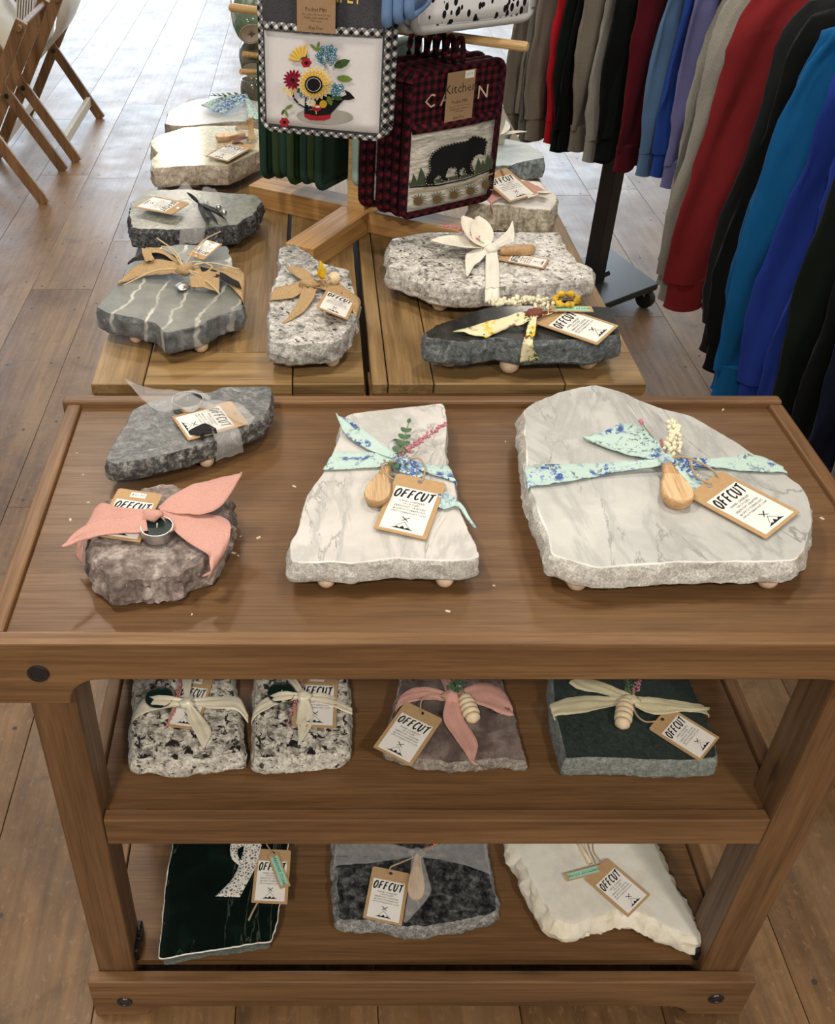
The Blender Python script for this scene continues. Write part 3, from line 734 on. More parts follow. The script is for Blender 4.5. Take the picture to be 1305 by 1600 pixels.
# ================================================================ boards on the cart top
a = Crop(80, 580, .29119)
r, z = stone('dark grey granite board tied with sheer white ribbon on the cart top', a.L([(290,480),(330,390),(395,290),(440,205),(520,165),(660,125),(850,112),(920,85),(1170,80),(1190,105),(1175,190),(1135,262),(1000,312),(860,378),(700,425),(500,475),(330,497)]),
             ZT, .018, .028, .003, (gA, gAs, gAs), 1, .004, feet=a.L([(830, 492)]))
tealight(r, z, a(735, 195)+(1,), .022, .014)
tag(r, z, a.L([(965,155),(1060,290),(745,378),(640,245)]), (5, 3, 2, 4))
ribbon(r, z, [a(395,42)+a(402,52)+(46,44), a(520,95)+a(560,213)+(30,20), a(690,105)+a(690,200)+(24,18), a(838,162)+a(828,192)+(16,13)], SHEER)
ribbon(r, z, [a(835,165)+a(832,190)+(14,12), a(900,157)+a(880,215)+(18,10), a(1010,175)+a(960,250)+(17,10), a(1096,245)+a(1062,292)+(6,5)], SHEER)
ribbon(r, z, [a(820,180)+a(865,185)+(14,14), a(850,250)+a(930,230)+(9,9), a(868,340)+a(1000,302)+(5,4), a(890,390)+a(1020,350)+(-2,-2), a(882,478)+a(1032,430)+(-26,-26)], SHEER)
ribbon(r, z, [a(655,150)+a(670,165)+(20,20), a(720,112)+a(735,130)+(24,22), a(800,110)+a(800,130)+(22,20), a(862,140)+a(845,160)+(14,14)], SHEER, n=16)
knot(r, z, *a(835, 182), 14, .007, SHEER)
ribbon(r, z, [a(885,312)+a(890,330)+(6,5), a(820,285)+a(800,342)+(9,6), a(735,322)+a(745,338)+(6,6)], BLKR, 'black_bow', n=14)
ribbon(r, z, [a(800,330)+a(818,325)+(6,6), a(805,375)+a(820,360)+(4,4)], BLKR, 'black_bow', n=8)

r, z = stone('rough mauve-grey rock tied with a pink linen bow on the cart top', a.L([(205,905),(225,790),(290,690),(400,650),(520,615),(640,600),(730,625),(900,645),(955,680),(950,800),(880,950),(820,1020),(700,1085),(560,1105),(330,1110),(235,1050)]),
             ZT, .004, .038, .006, (gB, gB, gB), 7, .008, rtop=.004, jag=.004)
tag(r, z, a.L([(350,630),(610,665),(465,920),(240,885)]), (10, 7, 5, 6), price=True)
tealight(r, z, a(572, 880)+(5,), .0195, .014)
ribbon(r, z, [a(505,745)+a(505,800)+(22,20), a(380,735)+a(370,810)+(17,13), a(265,718)+a(240,810)+(10,8), a(195,810)+a(175,880)+(0,-4), a(140,930)+a(170,960)+(-18,-14), a(128,985)+a(162,1025)+(-30,-30)], PINK)
ribbon(r, z, [a(505,765)+a(520,862)+(23,18), a(380,790)+a(400,875)+(24,14), a(200,822)+a(230,890)+(22,13), a(110,880)+a(120,925)+(22,18), a(55,936)+a(58,940)+(20,20)], PINK)
ribbon(r, z, [a(575,735)+a(590,748)+(23,22), a(650,668)+a(720,770)+(24,15), a(800,600)+a(850,762)+(28,16), a(930,558)+a(945,680)+(34,26), a(1022,539)+a(1026,545)+(42,40)], PINK)
ribbon(r, z, [a(585,748)+a(575,775)+(22,20), a(700,768)+a(665,860)+(14,10), a(850,775)+a(760,940)+(9,7), a(948,800)+a(840,985)+(8,7), a(962,870)+a(850,1030)+(9,10), a(930,975)+a(855,1085)+(1,2), a(850,1105)+a(805,1106)+(-16,-14)], PINK)
knot(r, z, *a(540, 775), 22, .009, PINK)

c = Crop(430, 600, .27586)
r, z = stone('white marble board with blue floral ribbon and pink heather in the middle of the cart', c.L([(390,185),(430,165),(700,135),(950,108),(960,130),(975,220),(965,370),(968,450),(1010,520),(1020,600),(1040,700),(1090,820),(1140,920),(1165,978),(1100,992),(900,1000),(780,990),(700,980),(560,1000),(440,1017),(330,1002),(200,1012),(88,1005),(95,880),(130,820),(160,720),(180,630),(230,560),(290,480),(330,400),(365,300),(375,220)]),
             ZT, .018, .030, .004, (gC, gCs, edgeW), 13, .0035, feet=c.L([(290,1130),(965,1127)]))
ribbon(r, z, [c(690,405)+c(665,425)+(12,11), c(560,310)+c(540,382)+(8,5), c(440,215)+c(410,300)+(9,6), c(372,183)+c(368,225)+(15,13), c(343,165)+c(348,178)+(20,19)], TEAL)
ribbon(r, z, [c(690,408)+c(690,452)+(11,8), c(520,392)+c(500,480)+(4,3), c(346,386)+c(288,488)+(3,3), c(332,396)+c(280,496)+(-4,-4), c(322,430)+c(285,520)+(-22,-20)], TEAL)
ribbon(r, z, [c(715,412)+c(735,465)+(11,8), c(850,456)+c(880,512)+(4,3), c(968,455)+c(1018,553)+(3,3), c(984,470)+c(1022,570)+(-8,-6)], TEAL)
ribbon(r, z, [c(755,425)+c(690,485)+(11,8), c(850,535)+c(775,570)+(5,3), c(962,608)+c(935,708)+(4,3), c(1060,690)+c(1030,700)+(5,4), c(1140,818)+c(1132,820)+(2,2)], TEAL)
knot(r, z, *c(710, 438), 12, .008, TEAL)
ribbon(r, z, [c(645,330)+c(640,385)+(4,3), c(680,312)+c(700,400)+(6,5), c(728,325)+c(715,405)+(6,6)], STEEL, 'spreader_blade', n=10, ripple=0, thick=.0012)
spreader(r, z, c(632, 478)+(10,), c(560, 672)+(13,), .0155)
leafsprig(r, z, [c(690,415)+(12,), c(722,350)+(10,), c(735,290)+(12,), c(755,225)+(16,)], .0125, .0135, 4)
sprig(r, z, [c(715,412)+(12,), c(800,345)+(14,), c(890,275)+(18,), c(975,222)+(22,)], PINKF, 120, .0050, .0016, start=.05)
m_ = MB(); leafshape(m_, P(*c(640,440), z+.012), P(*c(690,480), z+.01)-P(*c(640,440), z+.012), .02, .014); m_.build('leaf', LEAFM, r, smooth=True)
cord(r, z, [c(765,425)+(13,), c(815,422)+(18,), c(850,470)+(16,), c(840,530)+(9,), c(822,572)+(5,)], .0011, TWINE)
cord(r, z, [c(690,440)+(14,), c(610,450)+(22,), c(620,500)+(24,), c(668,540)+(18,)], .0011, TWINE)
tag(r, z, c.L([(685,508),(970,566),(857,887),(562,818)]), (7, 5, 3, 5))

d = Crop(780, 580, .40230)
r, z = stone('large grey veined marble board with blue floral ribbon at the right of the cart', d.L([(97,150),(130,125),(230,80),(370,50),(420,65),(480,80),(540,110),(620,140),(740,170),(820,215),(930,280),(985,320),(1080,360),(1112,400),(1180,450),(1212,520),(1218,580),(1185,690),(1150,735),(900,738),(700,740),(480,752),(385,765),(205,712),(192,620),(150,540),(127,470),(108,380),(102,250)]),
             ZT, .021, .031, .007, (gD, gDs, edgeW), 21, .005, feet=d.L([(310,832),(1055,824)]))
ribbon(r, z, [d(645,322)+d(640,348)+(14,11), d(580,240)+d(570,340)+(12,5), d(490,203)+d(490,322)+(13,5), d(410,232)+d(420,296)+(9,5), d(325,254)+d(330,260)+(6,5)], TEAL)
ribbon(r, z, [d(640,343)+d(640,368)+(11,8), d(450,356)+d(430,400)+(4,3), d(250,364)+d(240,436)+(3,3), d(112,368)+d(128,447)+(3,3), d(102,385)+d(112,465)+(-6,-6), d(98,420)+d(112,492)+(-20,-20)], TEAL)
ribbon(r, z, [d(675,338)+d(690,365)+(11,8), d(850,343)+d(850,378)+(4,3), d(980,325)+d(1000,392)+(3,3), d(1082,357)+d(1110,393)+(3,3), d(1095,372)+d(1120,405)+(-8,-8)], TEAL)
ribbon(r, z, [d(705,358)+d(675,378)+(11,9), d(765,398)+d(715,420)+(7,4), d(810,440)+d(752,470)+(5,4)], TEAL, n=14)
knot(r, z, *d(660, 345), 12, .010, TEAL)
spreader(r, z, d(655, 372)+(12,), d(707, 515)+(14,), .0185)
sprig(r, z, [d(668,345)+(12,), d(675,300)+(15,), d(680,250)+(22,), d(672,200)+(30,)], CREAMF, 80, .0105, .0034, start=.15, seed=5)
sprig(r, z, [d(650,335)+(12,), d(640,300)+(12,), d(630,262)+(14,)], PINKF, 26, .0028, .0016, seed=8)
sprig(r, z, [d(600,260)+(16,), d(565,215)+(20,), d(547,188)+(26,)], PINKF, 16, .003, .0017, start=.7, seed=9)
cord(r, z, [d(655,338)+(16,), d(720,333)+(22,), d(800,365)+(18,), d(850,405)+(10,), d(855,440)+(5,)], .0014, TWINE)
cord(r, z, [d(740,345)+(20,), d(760,400)+(14,), d(800,430)+(9,), d(852,442)+(5,)], .0014, TWINE)
tag(r, z, d.L([(752,478),(895,368),(1142,566),(1003,668)]), (5, 8, 4, 3))
# ================================================================ boards on the middle shelf
e = Crop(150, 1040, .32950)
r, z = stone('black and white granite block with ivory satin bow, leftmost on the middle shelf', e.L([(190,-90),(610,-90),(650,80),(672,220),(690,415),(560,438),(400,448),(180,442),(172,300),(185,150)]),
             ZM, .004, .030, .006, (gE, gEs, gEs), 31, .004, rtop=.0008, jag=.0018)
tag(r, z, e.L([(445,55),(590,65),(450,305),(303,275)]), (4, 3, 3, 4), price=True)
tealight(r, z, e(305, 185)+(2,), .0205, .016)
ribbon(r, z, [e(432,163)+e(430,188)+(17,13), e(330,145)+e(310,205)+(20,16), e(238,155)+e(220,232)+(13,11), e(188,205)+e(178,262)+(1,0), e(166,262)+e(165,285)+(-16,-18)], SATIN)
ribbon(r, z, [e(428,163)+e(432,185)+(16,13), e(560,152)+e(550,205)+(8,4), e(672,152)+e(665,212)+(2,2), e(722,228)+e(722,270)+(-12,-14)], SATIN)
ribbon(r, z, [e(422,180)+e(442,175)+(16,15), e(445,270)+e(520,262)+(9,6), e(478,335)+e(547,322)+(5,3), e(507,392)+e(512,392)+(2,2)], SATIN)
ribbon(r, z, [e(425,175)+e(440,172)+(16,15), e(415,110)+e(450,110)+(15,12), e(405,50)+e(460,50)+(12,10)], SATIN, n=14)
knot(r, z, *e(432, 175), 16, .0085, SATIN)
sprig(r, z, [e(395,60)+(9,), e(390,140)+(9,), e(370,220)+(6,), e(330,300)+(3,)], PINKF, 70, .003, .0014, start=0, seed=3)
r, z = stone('speckled granite block with ivory satin bow, second on the middle shelf', e.L([(765,-90),(1140,-90),(1190,60),(1200,200),(1195,380),(1150,415),(1050,425),(900,435),(752,435),(750,300),(762,100)]),
             ZM, .004, .030, .005, (gE, gEs, gEs), 37, .004, rtop=.0008, jag=.0018)
tag(r, z, e.L([(962,40),(1157,45),(1130,300),(920,285)]), (4, 3, 3, 4), price=True)
tealight(r, z, e(880, 162)+(2,), .0205, .016)
ribbon(r, z, [e(985,132)+e(982,158)+(17,13), e(880,128)+e(880,178)+(20,16), e(798,160)+e(788,218)+(11,9), e(750,212)+e(742,262)+(-4,-4), e(738,262)+e(738,285)+(-16,-18)], SATIN)
ribbon(r, z, [e(985,135)+e(990,155)+(16,13), e(1080,135)+e(1100,190)+(9,5), e(1160,162)+e(1170,215)+(3,2), e(1216,196)+e(1216,232)+(-8,-10)], SATIN)
ribbon(r, z, [e(975,155)+e(1000,150)+(16,15), e(955,235)+e(1030,222)+(9,7), e(958,300)+e(1020,292)+(5,4), e(958,372)+e(965,372)+(2,2)], SATIN)
ribbon(r, z, [e(975,150)+e(995,145)+(16,15), e(930,95)+e(965,90)+(15,12), e(890,50)+e(930,50)+(12,10)], SATIN, n=14)
knot(r, z, *e(987, 147), 16, .0085, SATIN)
sprig(r, z, [e(990,70)+(9,), e(960,150)+(9,), e(930,210)+(6,), e(905,300)+(3,)], PINKF, 60, .003, .0014, start=0, seed=4)
g = Crop(560, 1040, .45977)
r, z = stone('brown-mauve stone board with pink bow and honey dipper on the middle shelf', g.L([(165,-40),(470,-40),(495,80),(530,170),(550,260),(572,325),(480,318),(400,322),(300,328),(200,318),(95,285),(120,150),(140,80)]),
             ZM, .012, .020, .003, (gG, gGs, gGs), 41, .004, jag=.003)
tag(r, z, g.L([(160,125),(288,180),(180,347),(52,275)]), (6, 4, 4, 6))
ribbon(r, z, [g(310,95)+g(305,120)+(13,10), g(220,75)+g(225,118)+(9,5), g(150,95)+g(142,140)+(3,2), g(124,150)+g(122,185)+(-8,-10)], PINK)
ribbon(r, z, [g(320,95)+g(335,112)+(13,10), g(420,60)+g(420,138)+(6,3), g(490,82)+g(485,162)+(2,2), g(524,140)+g(528,176)+(-6,-8)], PINK)
ribbon(r, z, [g(298,112)+g(340,105)+(13,12), g(290,185)+g(358,180)+(6,4), g(335,255)+g(405,262)+(3,2), g(378,318)+g(395,322)+(1,1), g(398,336)+g(410,336)+(-6,-6)], PINK)
ribbon(r, z, [g(300,105)+g(330,100)+(12,12), g(290,70)+g(320,60)+(11,9), g(270,30)+g(300,25)+(8,8)], PINK, n=10)
knot(r, z, *g(315, 105), 12, .010, PINK)
dipper(r, z, g(345, 70)+(8,), g(395, 190)+(10,), .0125)
leafsprig(r, z, [g(310,100)+(10,), g(330,75)+(12,), g(360,40)+(14,)], .014, .008, 3, seed=6)
cord(r, z, [g(300,105)+(14,), g(250,100)+(16,), g(215,120)+(12,), g(212,165)+(6,)], .0011, TWINE)
r, z = stone('dark green slate board with cream velvet ribbon, rightmost on the middle shelf', g.L([(665,-60),(1090,-60),(1140,80),(1168,145),(1208,235),(1222,315),(1100,325),(950,318),(800,313),(705,320),(692,250),(665,150),(660,60)]),
             ZM, .004, .034, .005, (gH, gHs, gHs), 47, .003)
ribbon(r, z, [g(925,100)+g(900,118)+(12,9), g(860,72)+g(830,98)+(9,5), g(800,50)+g(760,85)+(7,4), g(745,35)+g(715,60)+(6,5)], VELV)
ribbon(r, z, [g(925,108)+g(922,126)+(12,9), g(820,105)+g(820,150)+(6,4), g(730,106)+g(730,166)+(3,2), g(655,130)+g(668,172)+(2,2), g(655,150)+g(672,190)+(-12,-10)], VELV)
ribbon(r, z, [g(930,105)+g(930,126)+(11,9), g(1050,115)+g(1050,145)+(5,3), g(1165,136)+g(1182,166)+(2,2), g(1178,150)+g(1192,175)+(-6,-6)], VELV)
ribbon(r, z, [g(932,112)+g(942,142)+(13,10), g(1020,112)+g(1005,166)+(12,8), g(1110,138)+g(1100,158)+(12,10), g(1197,142)+g(1192,150)+(14,13)], VELV)
knot(r, z, *g(925, 116), 12, .0095, VELV)
dipper(r, z, g(915, 80)+(8,), g(896, 210)+(11,), .0125)
sprig(r, z, [g(930,110)+(12,), g(945,80)+(14,), g(955,50)+(16,)], PINKF, 40, .006, .0015, start=.1, seed=11)
leafsprig(r, z, [g(925,105)+(10,), g(920,75)+(12,), g(915,45)+(14,)], .010, .005, 4, seed=7)
cord(r, z, [g(930,125)+(12,), g(945,165)+(11,), g(975,190)+(10,), g(1022,188)+(7,)], .0013, TWINE)
tag(r, z, g.L([(965,222),(1078,128),(1220,235),(1165,343)]), (5, 8, 4, 3))
# ================================================================ boards on the bottom shelf
i_ = Crop(200, 1290, .45977)
r, z = stone('polished black-green board with white lace ribbon on the bottom shelf', i_.L([(170,-40),(130,180),(108,400),(102,455),(250,431),(330,418),(400,405),(490,396),(512,300),(530,200),(548,40),(555,-40)]),
             ZB, .012, .030, -.006, (gI, gIs, edgeW), 53, .003, under=2.4)
tag(r, z, i_.L([(440,80),(553,85),(543,268),(417,262)]), (5, 5, 3, 3))
ribbon(r, z, [i_(400,45)+i_(458,50)+(9,9), i_(385,110)+i_(440,125)+(8,8), i_(355,180)+i_(408,190)+(6,6), i_(297,240)+i_(380,243)+(4,4)], LACE, ripple=.0006, seed=3)
ribbon(r, z, [i_(400,62)+i_(420,60)+(10,10), i_(352,62)+i_(375,80)+(14,12), i_(352,110)+i_(378,112)+(14,12), i_(378,136)+i_(395,122)+(8,9)], LACE, n=18)
nametag(r, z, i_.L([(478,102),(512,92),(550,205),(515,218)]), (9, 9, 8, 8))
cord(r, z, [i_(470,62)+(8,), i_(485,85)+(11,), i_(497,102)+(10,)], .0012, TWINE)
cord(r, z, [i_(440,262)+(2,), i_(425,290)+(2,), i_(410,322)+(2,)], .0016, TWINE)
r, z = stone('charcoal granite board with sheer ribbon and wooden spreader on the bottom shelf', i_.L([(715,-40),(708,130),(716,322),(850,330),(960,345),(1080,335),(1150,322),(1258,290),(1250,250),(1220,130),(1205,30),(1195,-40)]),
             ZB, .008, .027, .008, (gJ, gJs, gJs), 59, .005, jag=.003)
ribbon(r, z, [i_(972,82)+i_(970,106)+(13,10), i_(850,55)+i_(850,126)+(6,3), i_(722,40)+i_(712,136)+(2,2), i_(706,60)+i_(700,150)+(-10,-10)], SHEER)
ribbon(r, z, [i_(985,84)+i_(1000,108)+(13,10), i_(1100,55)+i_(1120,130)+(6,3), i_(1204,40)+i_(1222,162)+(2,2), i_(1215,60)+i_(1236,180)+(-10,-10)], SHEER)
spreader(r, z, i_(985, 100)+(9,), i_(977, 252)+(11,), .0135)
ribbon(r, z, [i_(965,105)+i_(1000,102)+(22,22), i_(955,200)+i_(1022,182)+(25,22), i_(946,270)+i_(1026,235)+(14,10), i_(936,328)+i_(945,330)+(4,4)], SHEER)
knot(r, z, *i_(980, 95), 14, .010, SHEER)
sprig(r, z, [i_(995,92)+(14,), i_(1030,72)+(14,), i_(1070,55)+(14,)], plain('coral_blossom', (.60, .22, .13), .8), 26, .003, .0014, seed=12)
cord(r, z, [i_(970,108)+(14,), i_(930,125)+(15,), i_(895,140)+(12,), i_(882,165)+(7,)], .0012, TWINE)
tag(r, z, i_.L([(828,137),(960,165),(930,342),(802,315)]), (6, 5, 3, 4))
k = Crop(760, 1290, .30651)
r, z = stone('rough white onyx board with slanted tags on the bottom shelf', k.L([(125,-40),(140,90),(185,180),(240,300),(345,470),(400,490),(480,490),(600,452),(700,432),(850,462),(950,535),(1060,562),(1090,560),(1030,430),(950,290),(905,190),(850,80),(810,-40)]),
             ZB, .012, .036, .014, (gK, gKs, gKs), 61, .006, rtop=.0012, jag=.003)
spun(r, z, k(455, 60)+(6,), k(532, 192)+(5,), [(0, .003), (1, .0035)], DIPPER, 'wooden_stick', 10)
cord(r, z, [k(512,60)+(8,), k(520,110)+(9,), k(560,205)+(9,)], .0013, TWINE)
cord(r, z, [k(545,60)+(8,), k(545,130)+(10,), k(585,190)+(8,)], .0013, TWINE)
tag(r, z, k.L([(510,270),(620,155),(830,365),(712,472)]), (4, 8, 5, 3))
nametag(r, z, k.L([(575,195),(592,235),(415,288),(395,250)]), (11, 10, 6, 7))
# ================================================================ boards on the door-top table
b2 = Crop(120, 280, .36782); f1 = Crop(0, 0, .32184); n1_ = Crop(230, 140, .16092); q1 = Crop(560, 320, .36782); s1 = Crop(560, 0, .2625)
r, z = stone('grey slate board with white veins and burlap bow on the door-top table', b2.L([(80,545),(130,490),(180,440),(215,370),(290,300),(440,275),(640,285),(662,360),(682,430),(705,520),(708,550),(600,582),(530,620),(450,640),(372,656),(330,612),(240,587),(130,570)]),
             Z2, .02, .036, .003, (gL, gLs, gLs), 71, .004, jag=.003, feet=b2.L([(525,716),(250,676)]))
tag(r, z, b2.L([(570,357),(435,312),(515,250),(652,285)]), (12, 10, 22, 22))
ribbon(r, z, [b2(450,345)+b2(450,375)+(17,14), b2(350,300)+b2(330,342)+(17,13), b2(270,318)+b2(250,350)+(13,10), b2(220,352)+b2(216,360)+(9,8)], BLKR, 'black_bow')
ribbon(r, z, [b2(455,360)+b2(455,402)+(19,15), b2(340,345)+b2(345,408)+(13,8), b2(255,365)+b2(265,415)+(8,5), b2(172,438)+b2(172,448)+(4,3)], BURL)
ribbon(r, z, [b2(275,295)+b2(318,292)+(18,18), b2(280,320)+b2(318,318)+(22,22), b2(290,345)+b2(330,342)+(18,18)], BURL, n=10)
ribbon(r, z, [b2(300,295)+b2(300,318)+(20,19), b2(360,300)+b2(360,318)+(20,19), b2(440,350)+b2(440,368)+(19,18)], BURL, n=12)
ribbon(r, z, [b2(465,370)+b2(475,402)+(17,14), b2(600,380)+b2(600,420)+(10,7), b2(690,385)+b2(660,465)+(4,3), b2(714,410)+b2(700,510)+(-4,-2), b2(718,450)+b2(712,545)+(-20,-18)], BURL)
ribbon(r, z, [b2(525,372)+b2(530,388)+(15,14), b2(600,392)+b2(620,430)+(15,12), b2(690,440)+b2(700,468)+(8,7)], BLKR, 'black_bow', n=14)
ribbon(r, z, [b2(480,425)+b2(485,465)+(14,6), b2(545,395)+b2(545,470)+(20,7), b2(608,390)+b2(605,480)+(16,6)], BURL, n=14, ripple=.003)
knot(r, z, *b2(458, 385), 17, .012, BURL)
for j, pts in enumerate([[(455,375,20),(420,310,26),(340,250,28)], [(460,375,20),(480,330,26),(540,260,24),(612,222,22)], [(450,380,19),(330,390,16),(200,450,8)], [(460,378,20),(560,355,22),(690,382,14)], [(455,378,20),(400,300,28),(360,285,26)], [(460,380,20),(530,400,18),(575,370,20),(500,350,22),(455,378,20)], [(465,385,18),(560,440,14),(610,490,8)]]):
    cord(r, z, b2.L(pts), .0013, plain('raffia', (.58, .46, .27), .8, var=.15, scale=300), 'raffia_strand')
pc = P(*b2(450, 455), z+.006); m_ = MB().ball(pc, .013, 18, 8, sc=(1, 1.25, .25)); m_.build('silver_charm', STEEL, r, smooth=True)

r, z = stone('polished grey-green board with sparkling dark edge and silver beads on the table', f1.L([(638,975),(720,922),(900,918),(1070,935),(1240,943),(1268,980),(1240,1040),(1150,1090),(1000,1106),(860,1117),(640,1107),(634,1040)]),
             Z2, .02, .038, .004, (gM, gMs, gMs), 73, .005, jag=.004)
tag(r, z, f1.L([(925,986),(835,1042),(652,1010),(738,957)]), (14, 12, 10, 12))
ribbon(r, z, [f1(960,960)+f1(975,985)+(16,13), f1(905,888)+f1(900,960)+(40,22), f1(860,915)+f1(850,970)+(28,16), f1(770,950)+f1(790,965)+(14,12)], SHEER)
ribbon(r, z, [f1(950,990)+f1(985,985)+(14,13), f1(895,1050)+f1(995,1060)+(8,7), f1(875,1110)+f1(998,1105)+(3,2), f1(868,1190)+f1(985,1180)+(-24,-24)], SHEER)
ribbon(r, z, [f1(970,985)+f1(985,1000)+(14,12), f1(990,920)+f1(1020,1010)+(34,10), f1(1050,925)+f1(1070,1010)+(30,8), f1(1075,960)+f1(1080,1000)+(18,10)], SHEER, ripple=.004)
m_ = MB(); o_ = P(*f1(965, 990), z+.016)
for tx, ty, hh in ((905,940,.03), (1100,1090,.006), (1080,1060,.012), (1000,1095,.008), (930,960,.03), (1060,1110,.004)):
    t_ = P(*f1(tx, ty), z+hh); leafshape(m_, o_, t_-o_, (t_-o_).length, .012)
m_.build('black_leaf_spray', BLKR, r, smooth=True)
for bx, by in ((1000,985), (1030,1015), (1062,1008), (1088,1032), (1010,1020)):
    p_ = P(*f1(bx, by), z+.010); MB().ball(p_, .0062, 12, 8).build('silver_bead', STEEL, r, smooth=True)

r, z = stone('beige speckled granite board with burlap tie, left edge of the table', n1_.L([(28,495),(120,440),(350,370),(550,350),(860,350),(1070,380),(1180,480),(1150,570),(1000,640),(780,742),(500,735),(300,747),(60,765),(36,700),(60,660),(108,612),(60,580),(32,550)]),
             Z2, .022, .042, .003, (gN, gNs, gNs), 79, .004, jag=.002)
spreader(r, z, n1_(950, 440)+(10,), n1_(662, 458)+(12,), .014)
tag(r, z, n1_.L([(820,490),(1040,550),(800,703),(575,655)]), (12, 9, 6, 8))
ribbon(r, z, [n1_(955,300)+n1_(1030,258)+(42,44), n1_(985,385)+n1_(1035,380)+(22,22), n1_(972,500)+n1_(1048,492)+(10,8)], BURL, n=16)
ribbon(r, z, [n1_(1000,360)+n1_(1000,400)+(20,16), n1_(930,358)+n1_(930,395)+(10,5), n1_(855,362)+n1_(855,386)+(3,2)], BURL, n=12)
m_ = MB(); o_ = P(*n1_(980, 470), z+.014); t_ = P(*n1_(800, 485), z+.012); leafshape(m_, o_, t_-o_, (t_-o_).length, .02); t_ = P(*n1_(830, 545), z+.010); leafshape(m_, o_, t_-o_, (t_-o_).length, .022)
m_.build('dried_leaf', plain('dried_leaf', (.17, .07, .055), .7, var=.3, scale=120), r, smooth=True)
r, z = stone('grey-beige stone board with pale blue floral ribbon, farthest on the left of the table', n1_.L([(205,215),(330,140),(480,92),(620,80),(900,70),(1100,120),(1180,260),(1080,305),(800,312),(400,352),(250,352),(170,332),(190,262)]),
             Z2, .02, .036, .003, (gO, gOs, gOs), 83, .004)
ribbon(r, z, [n1_(975,55)+n1_(985,95)+(20,16), n1_(830,58)+n1_(860,170)+(24,10), n1_(640,98)+n1_(720,226)+(14,6), n1_(525,146)+n1_(535,152)+(10,9)], TEAL)
ribbon(r, z, [n1_(945,60)+n1_(985,90)+(20,18), n1_(970,170)+n1_(1065,195)+(12,8), n1_(985,275)+n1_(1085,290)+(4,3)], TEAL, n=14)
leafsprig(r, z, [n1_(930,60)+(18,), n1_(800,60)+(20,), n1_(700,62)+(24,), n1_(610,58)+(30,)], .016, .011, 5, seed=9)

r, z = stone('narrow grey granite board with burlap bow and yellow flower on the table', b2.L([(857,292),(920,272),(1000,322),(1030,350),(1150,382),(1165,440),(1193,510),(1180,580),(1150,640),(1090,690),(960,702),(817,692),(822,600),(826,520),(842,440),(860,370)]),
             Z2, .02, .036, .003, (gP, gPs, gPs), 89, .005, rtop=.001, jag=.003, feet=b2.L([(905,776),(1085,776)]))
ribbon(r, z, [b2(975,425)+b2(985,455)+(14,11), b2(900,452)+b2(930,502)+(6,4), b2(842,462)+b2(828,516)+(2,2), b2(832,490)+b2(822,540)+(-14,-14)], BURL)
ribbon(r, z, [b2(995,430)+b2(1005,462)+(14,11), b2(1100,442)+b2(1110,495)+(6,4), b2(1198,505)+b2(1180,572)+(2,1), b2(1204,540)+b2(1186,600)+(-16,-16)], BURL)
ribbon(r, z, [b2(1000,420)+b2(975,442)+(14,13), b2(970,385)+b2(930,415)+(14,10), b2(888,370)+b2(900,390)+(10,8)], BURL, n=14)
ribbon(r, z, [b2(965,455)+b2(1020,470)+(14,12), b2(935,530)+b2(1000,522)+(8,5), b2(905,575)+b2(950,575)+(4,3), b2(873,606)+b2(882,610)+(2,2)], BURL)
knot(r, z, *b2(990, 445), 13, .012, BURL)
m_ = MB(); o_ = P(*b2(1040, 425), z+.018)
for tx, ty, hh in ((1025,345,.05), (1070,395,.03), (1055,430,.024), (1015,385,.034), (1010,410,.028), (1045,385,.042)):
    t_ = P(*b2(tx, ty), z+hh); leafshape(m_, o_, t_-o_, (t_-o_).length, .019)
m_.build('yellow_flower', YELF, r, smooth=True)
dipper(r, z, b2(1060, 440)+(10,), b2(1112, 412)+(16,), .0115)
tag(r, z, b2.L([(1015,452),(1072,462),(1222,622),(1130,572)]), (18, 10, 2, 12))

r, z = stone('white flaked granite board with white bow and cheese knife on the table', q1.L([(130,165),(150,142),(300,116),(540,114),(850,115),(885,180),(930,238),(985,262),(1005,305),(900,322),(800,336),(600,347),(450,352),(330,342),(200,292),(132,270)]),
             Z2, .024, .036, .006, (gQ, gQs, gQs), 97, .005, rtop=.001, jag=.003, feet=q1.L([(350,428)]))
tag(r, z, q1.L([(588,242),(612,216),(806,232),(800,250)]), (3, 4, 4, 3))
m_ = MB(); o_ = P(*q1(535, 185), z+.014)
for tx, ty, hh, wd_ in ((308,175,.020,.062), (430,62,.050,.058), (500,55,.055,.05)):
    t_ = P(*q1(tx, ty), z+hh); leafshape(m_, o_, t_-o_, (t_-o_).length, wd_, curl=.15)
m_.build('preserved_leaf', plain('cream_leaf', (.78, .75, .66), .7, var=.1, scale=60), r, smooth=True)
ribbon(r, z, [q1(545,180)+q1(585,182)+(18,18), q1(540,260)+q1(598,258)+(5,5), q1(540,345)+q1(600,343)+(2,2), q1(538,356)+q1(601,354)+(0,0), q1(538,412)+q1(604,405)+(-17,-17)], SATW)
ribbon(r, z, [q1(545,175)+q1(560,190)+(18,16), q1(480,200)+q1(520,240)+(16,9), q1(455,222)+q1(492,262)+(12,6), q1(460,300)+q1(465,305)+(4,4)], SATW, n=16)
ribbon(r, z, [q1(565,172)+q1(580,190)+(18,16), q1(620,125)+q1(650,165)+(26,12), q1(640,100)+q1(664,150)+(34,16), q1(654,68)+q1(658,74)+(44,43)], SATW, n=16)
knot(r, z, *q1(565, 185), 18, .011, SATW)
spun(r, z, q1(600, 198)+(12,), q1(752, 190)+(14,), [(0, .006), (.08, .0075), (.35, .0085), (.6, .0098), (.85, .0102), (.96, .008), (1, .003)], HANDLE, 'knife_handle')
spun(r, z, q1(560, 200)+(12,), q1(602, 198)+(12,), [(0, .004), (.5, .0045), (1, .0062)], STEEL, 'knife_ferrule', 14)
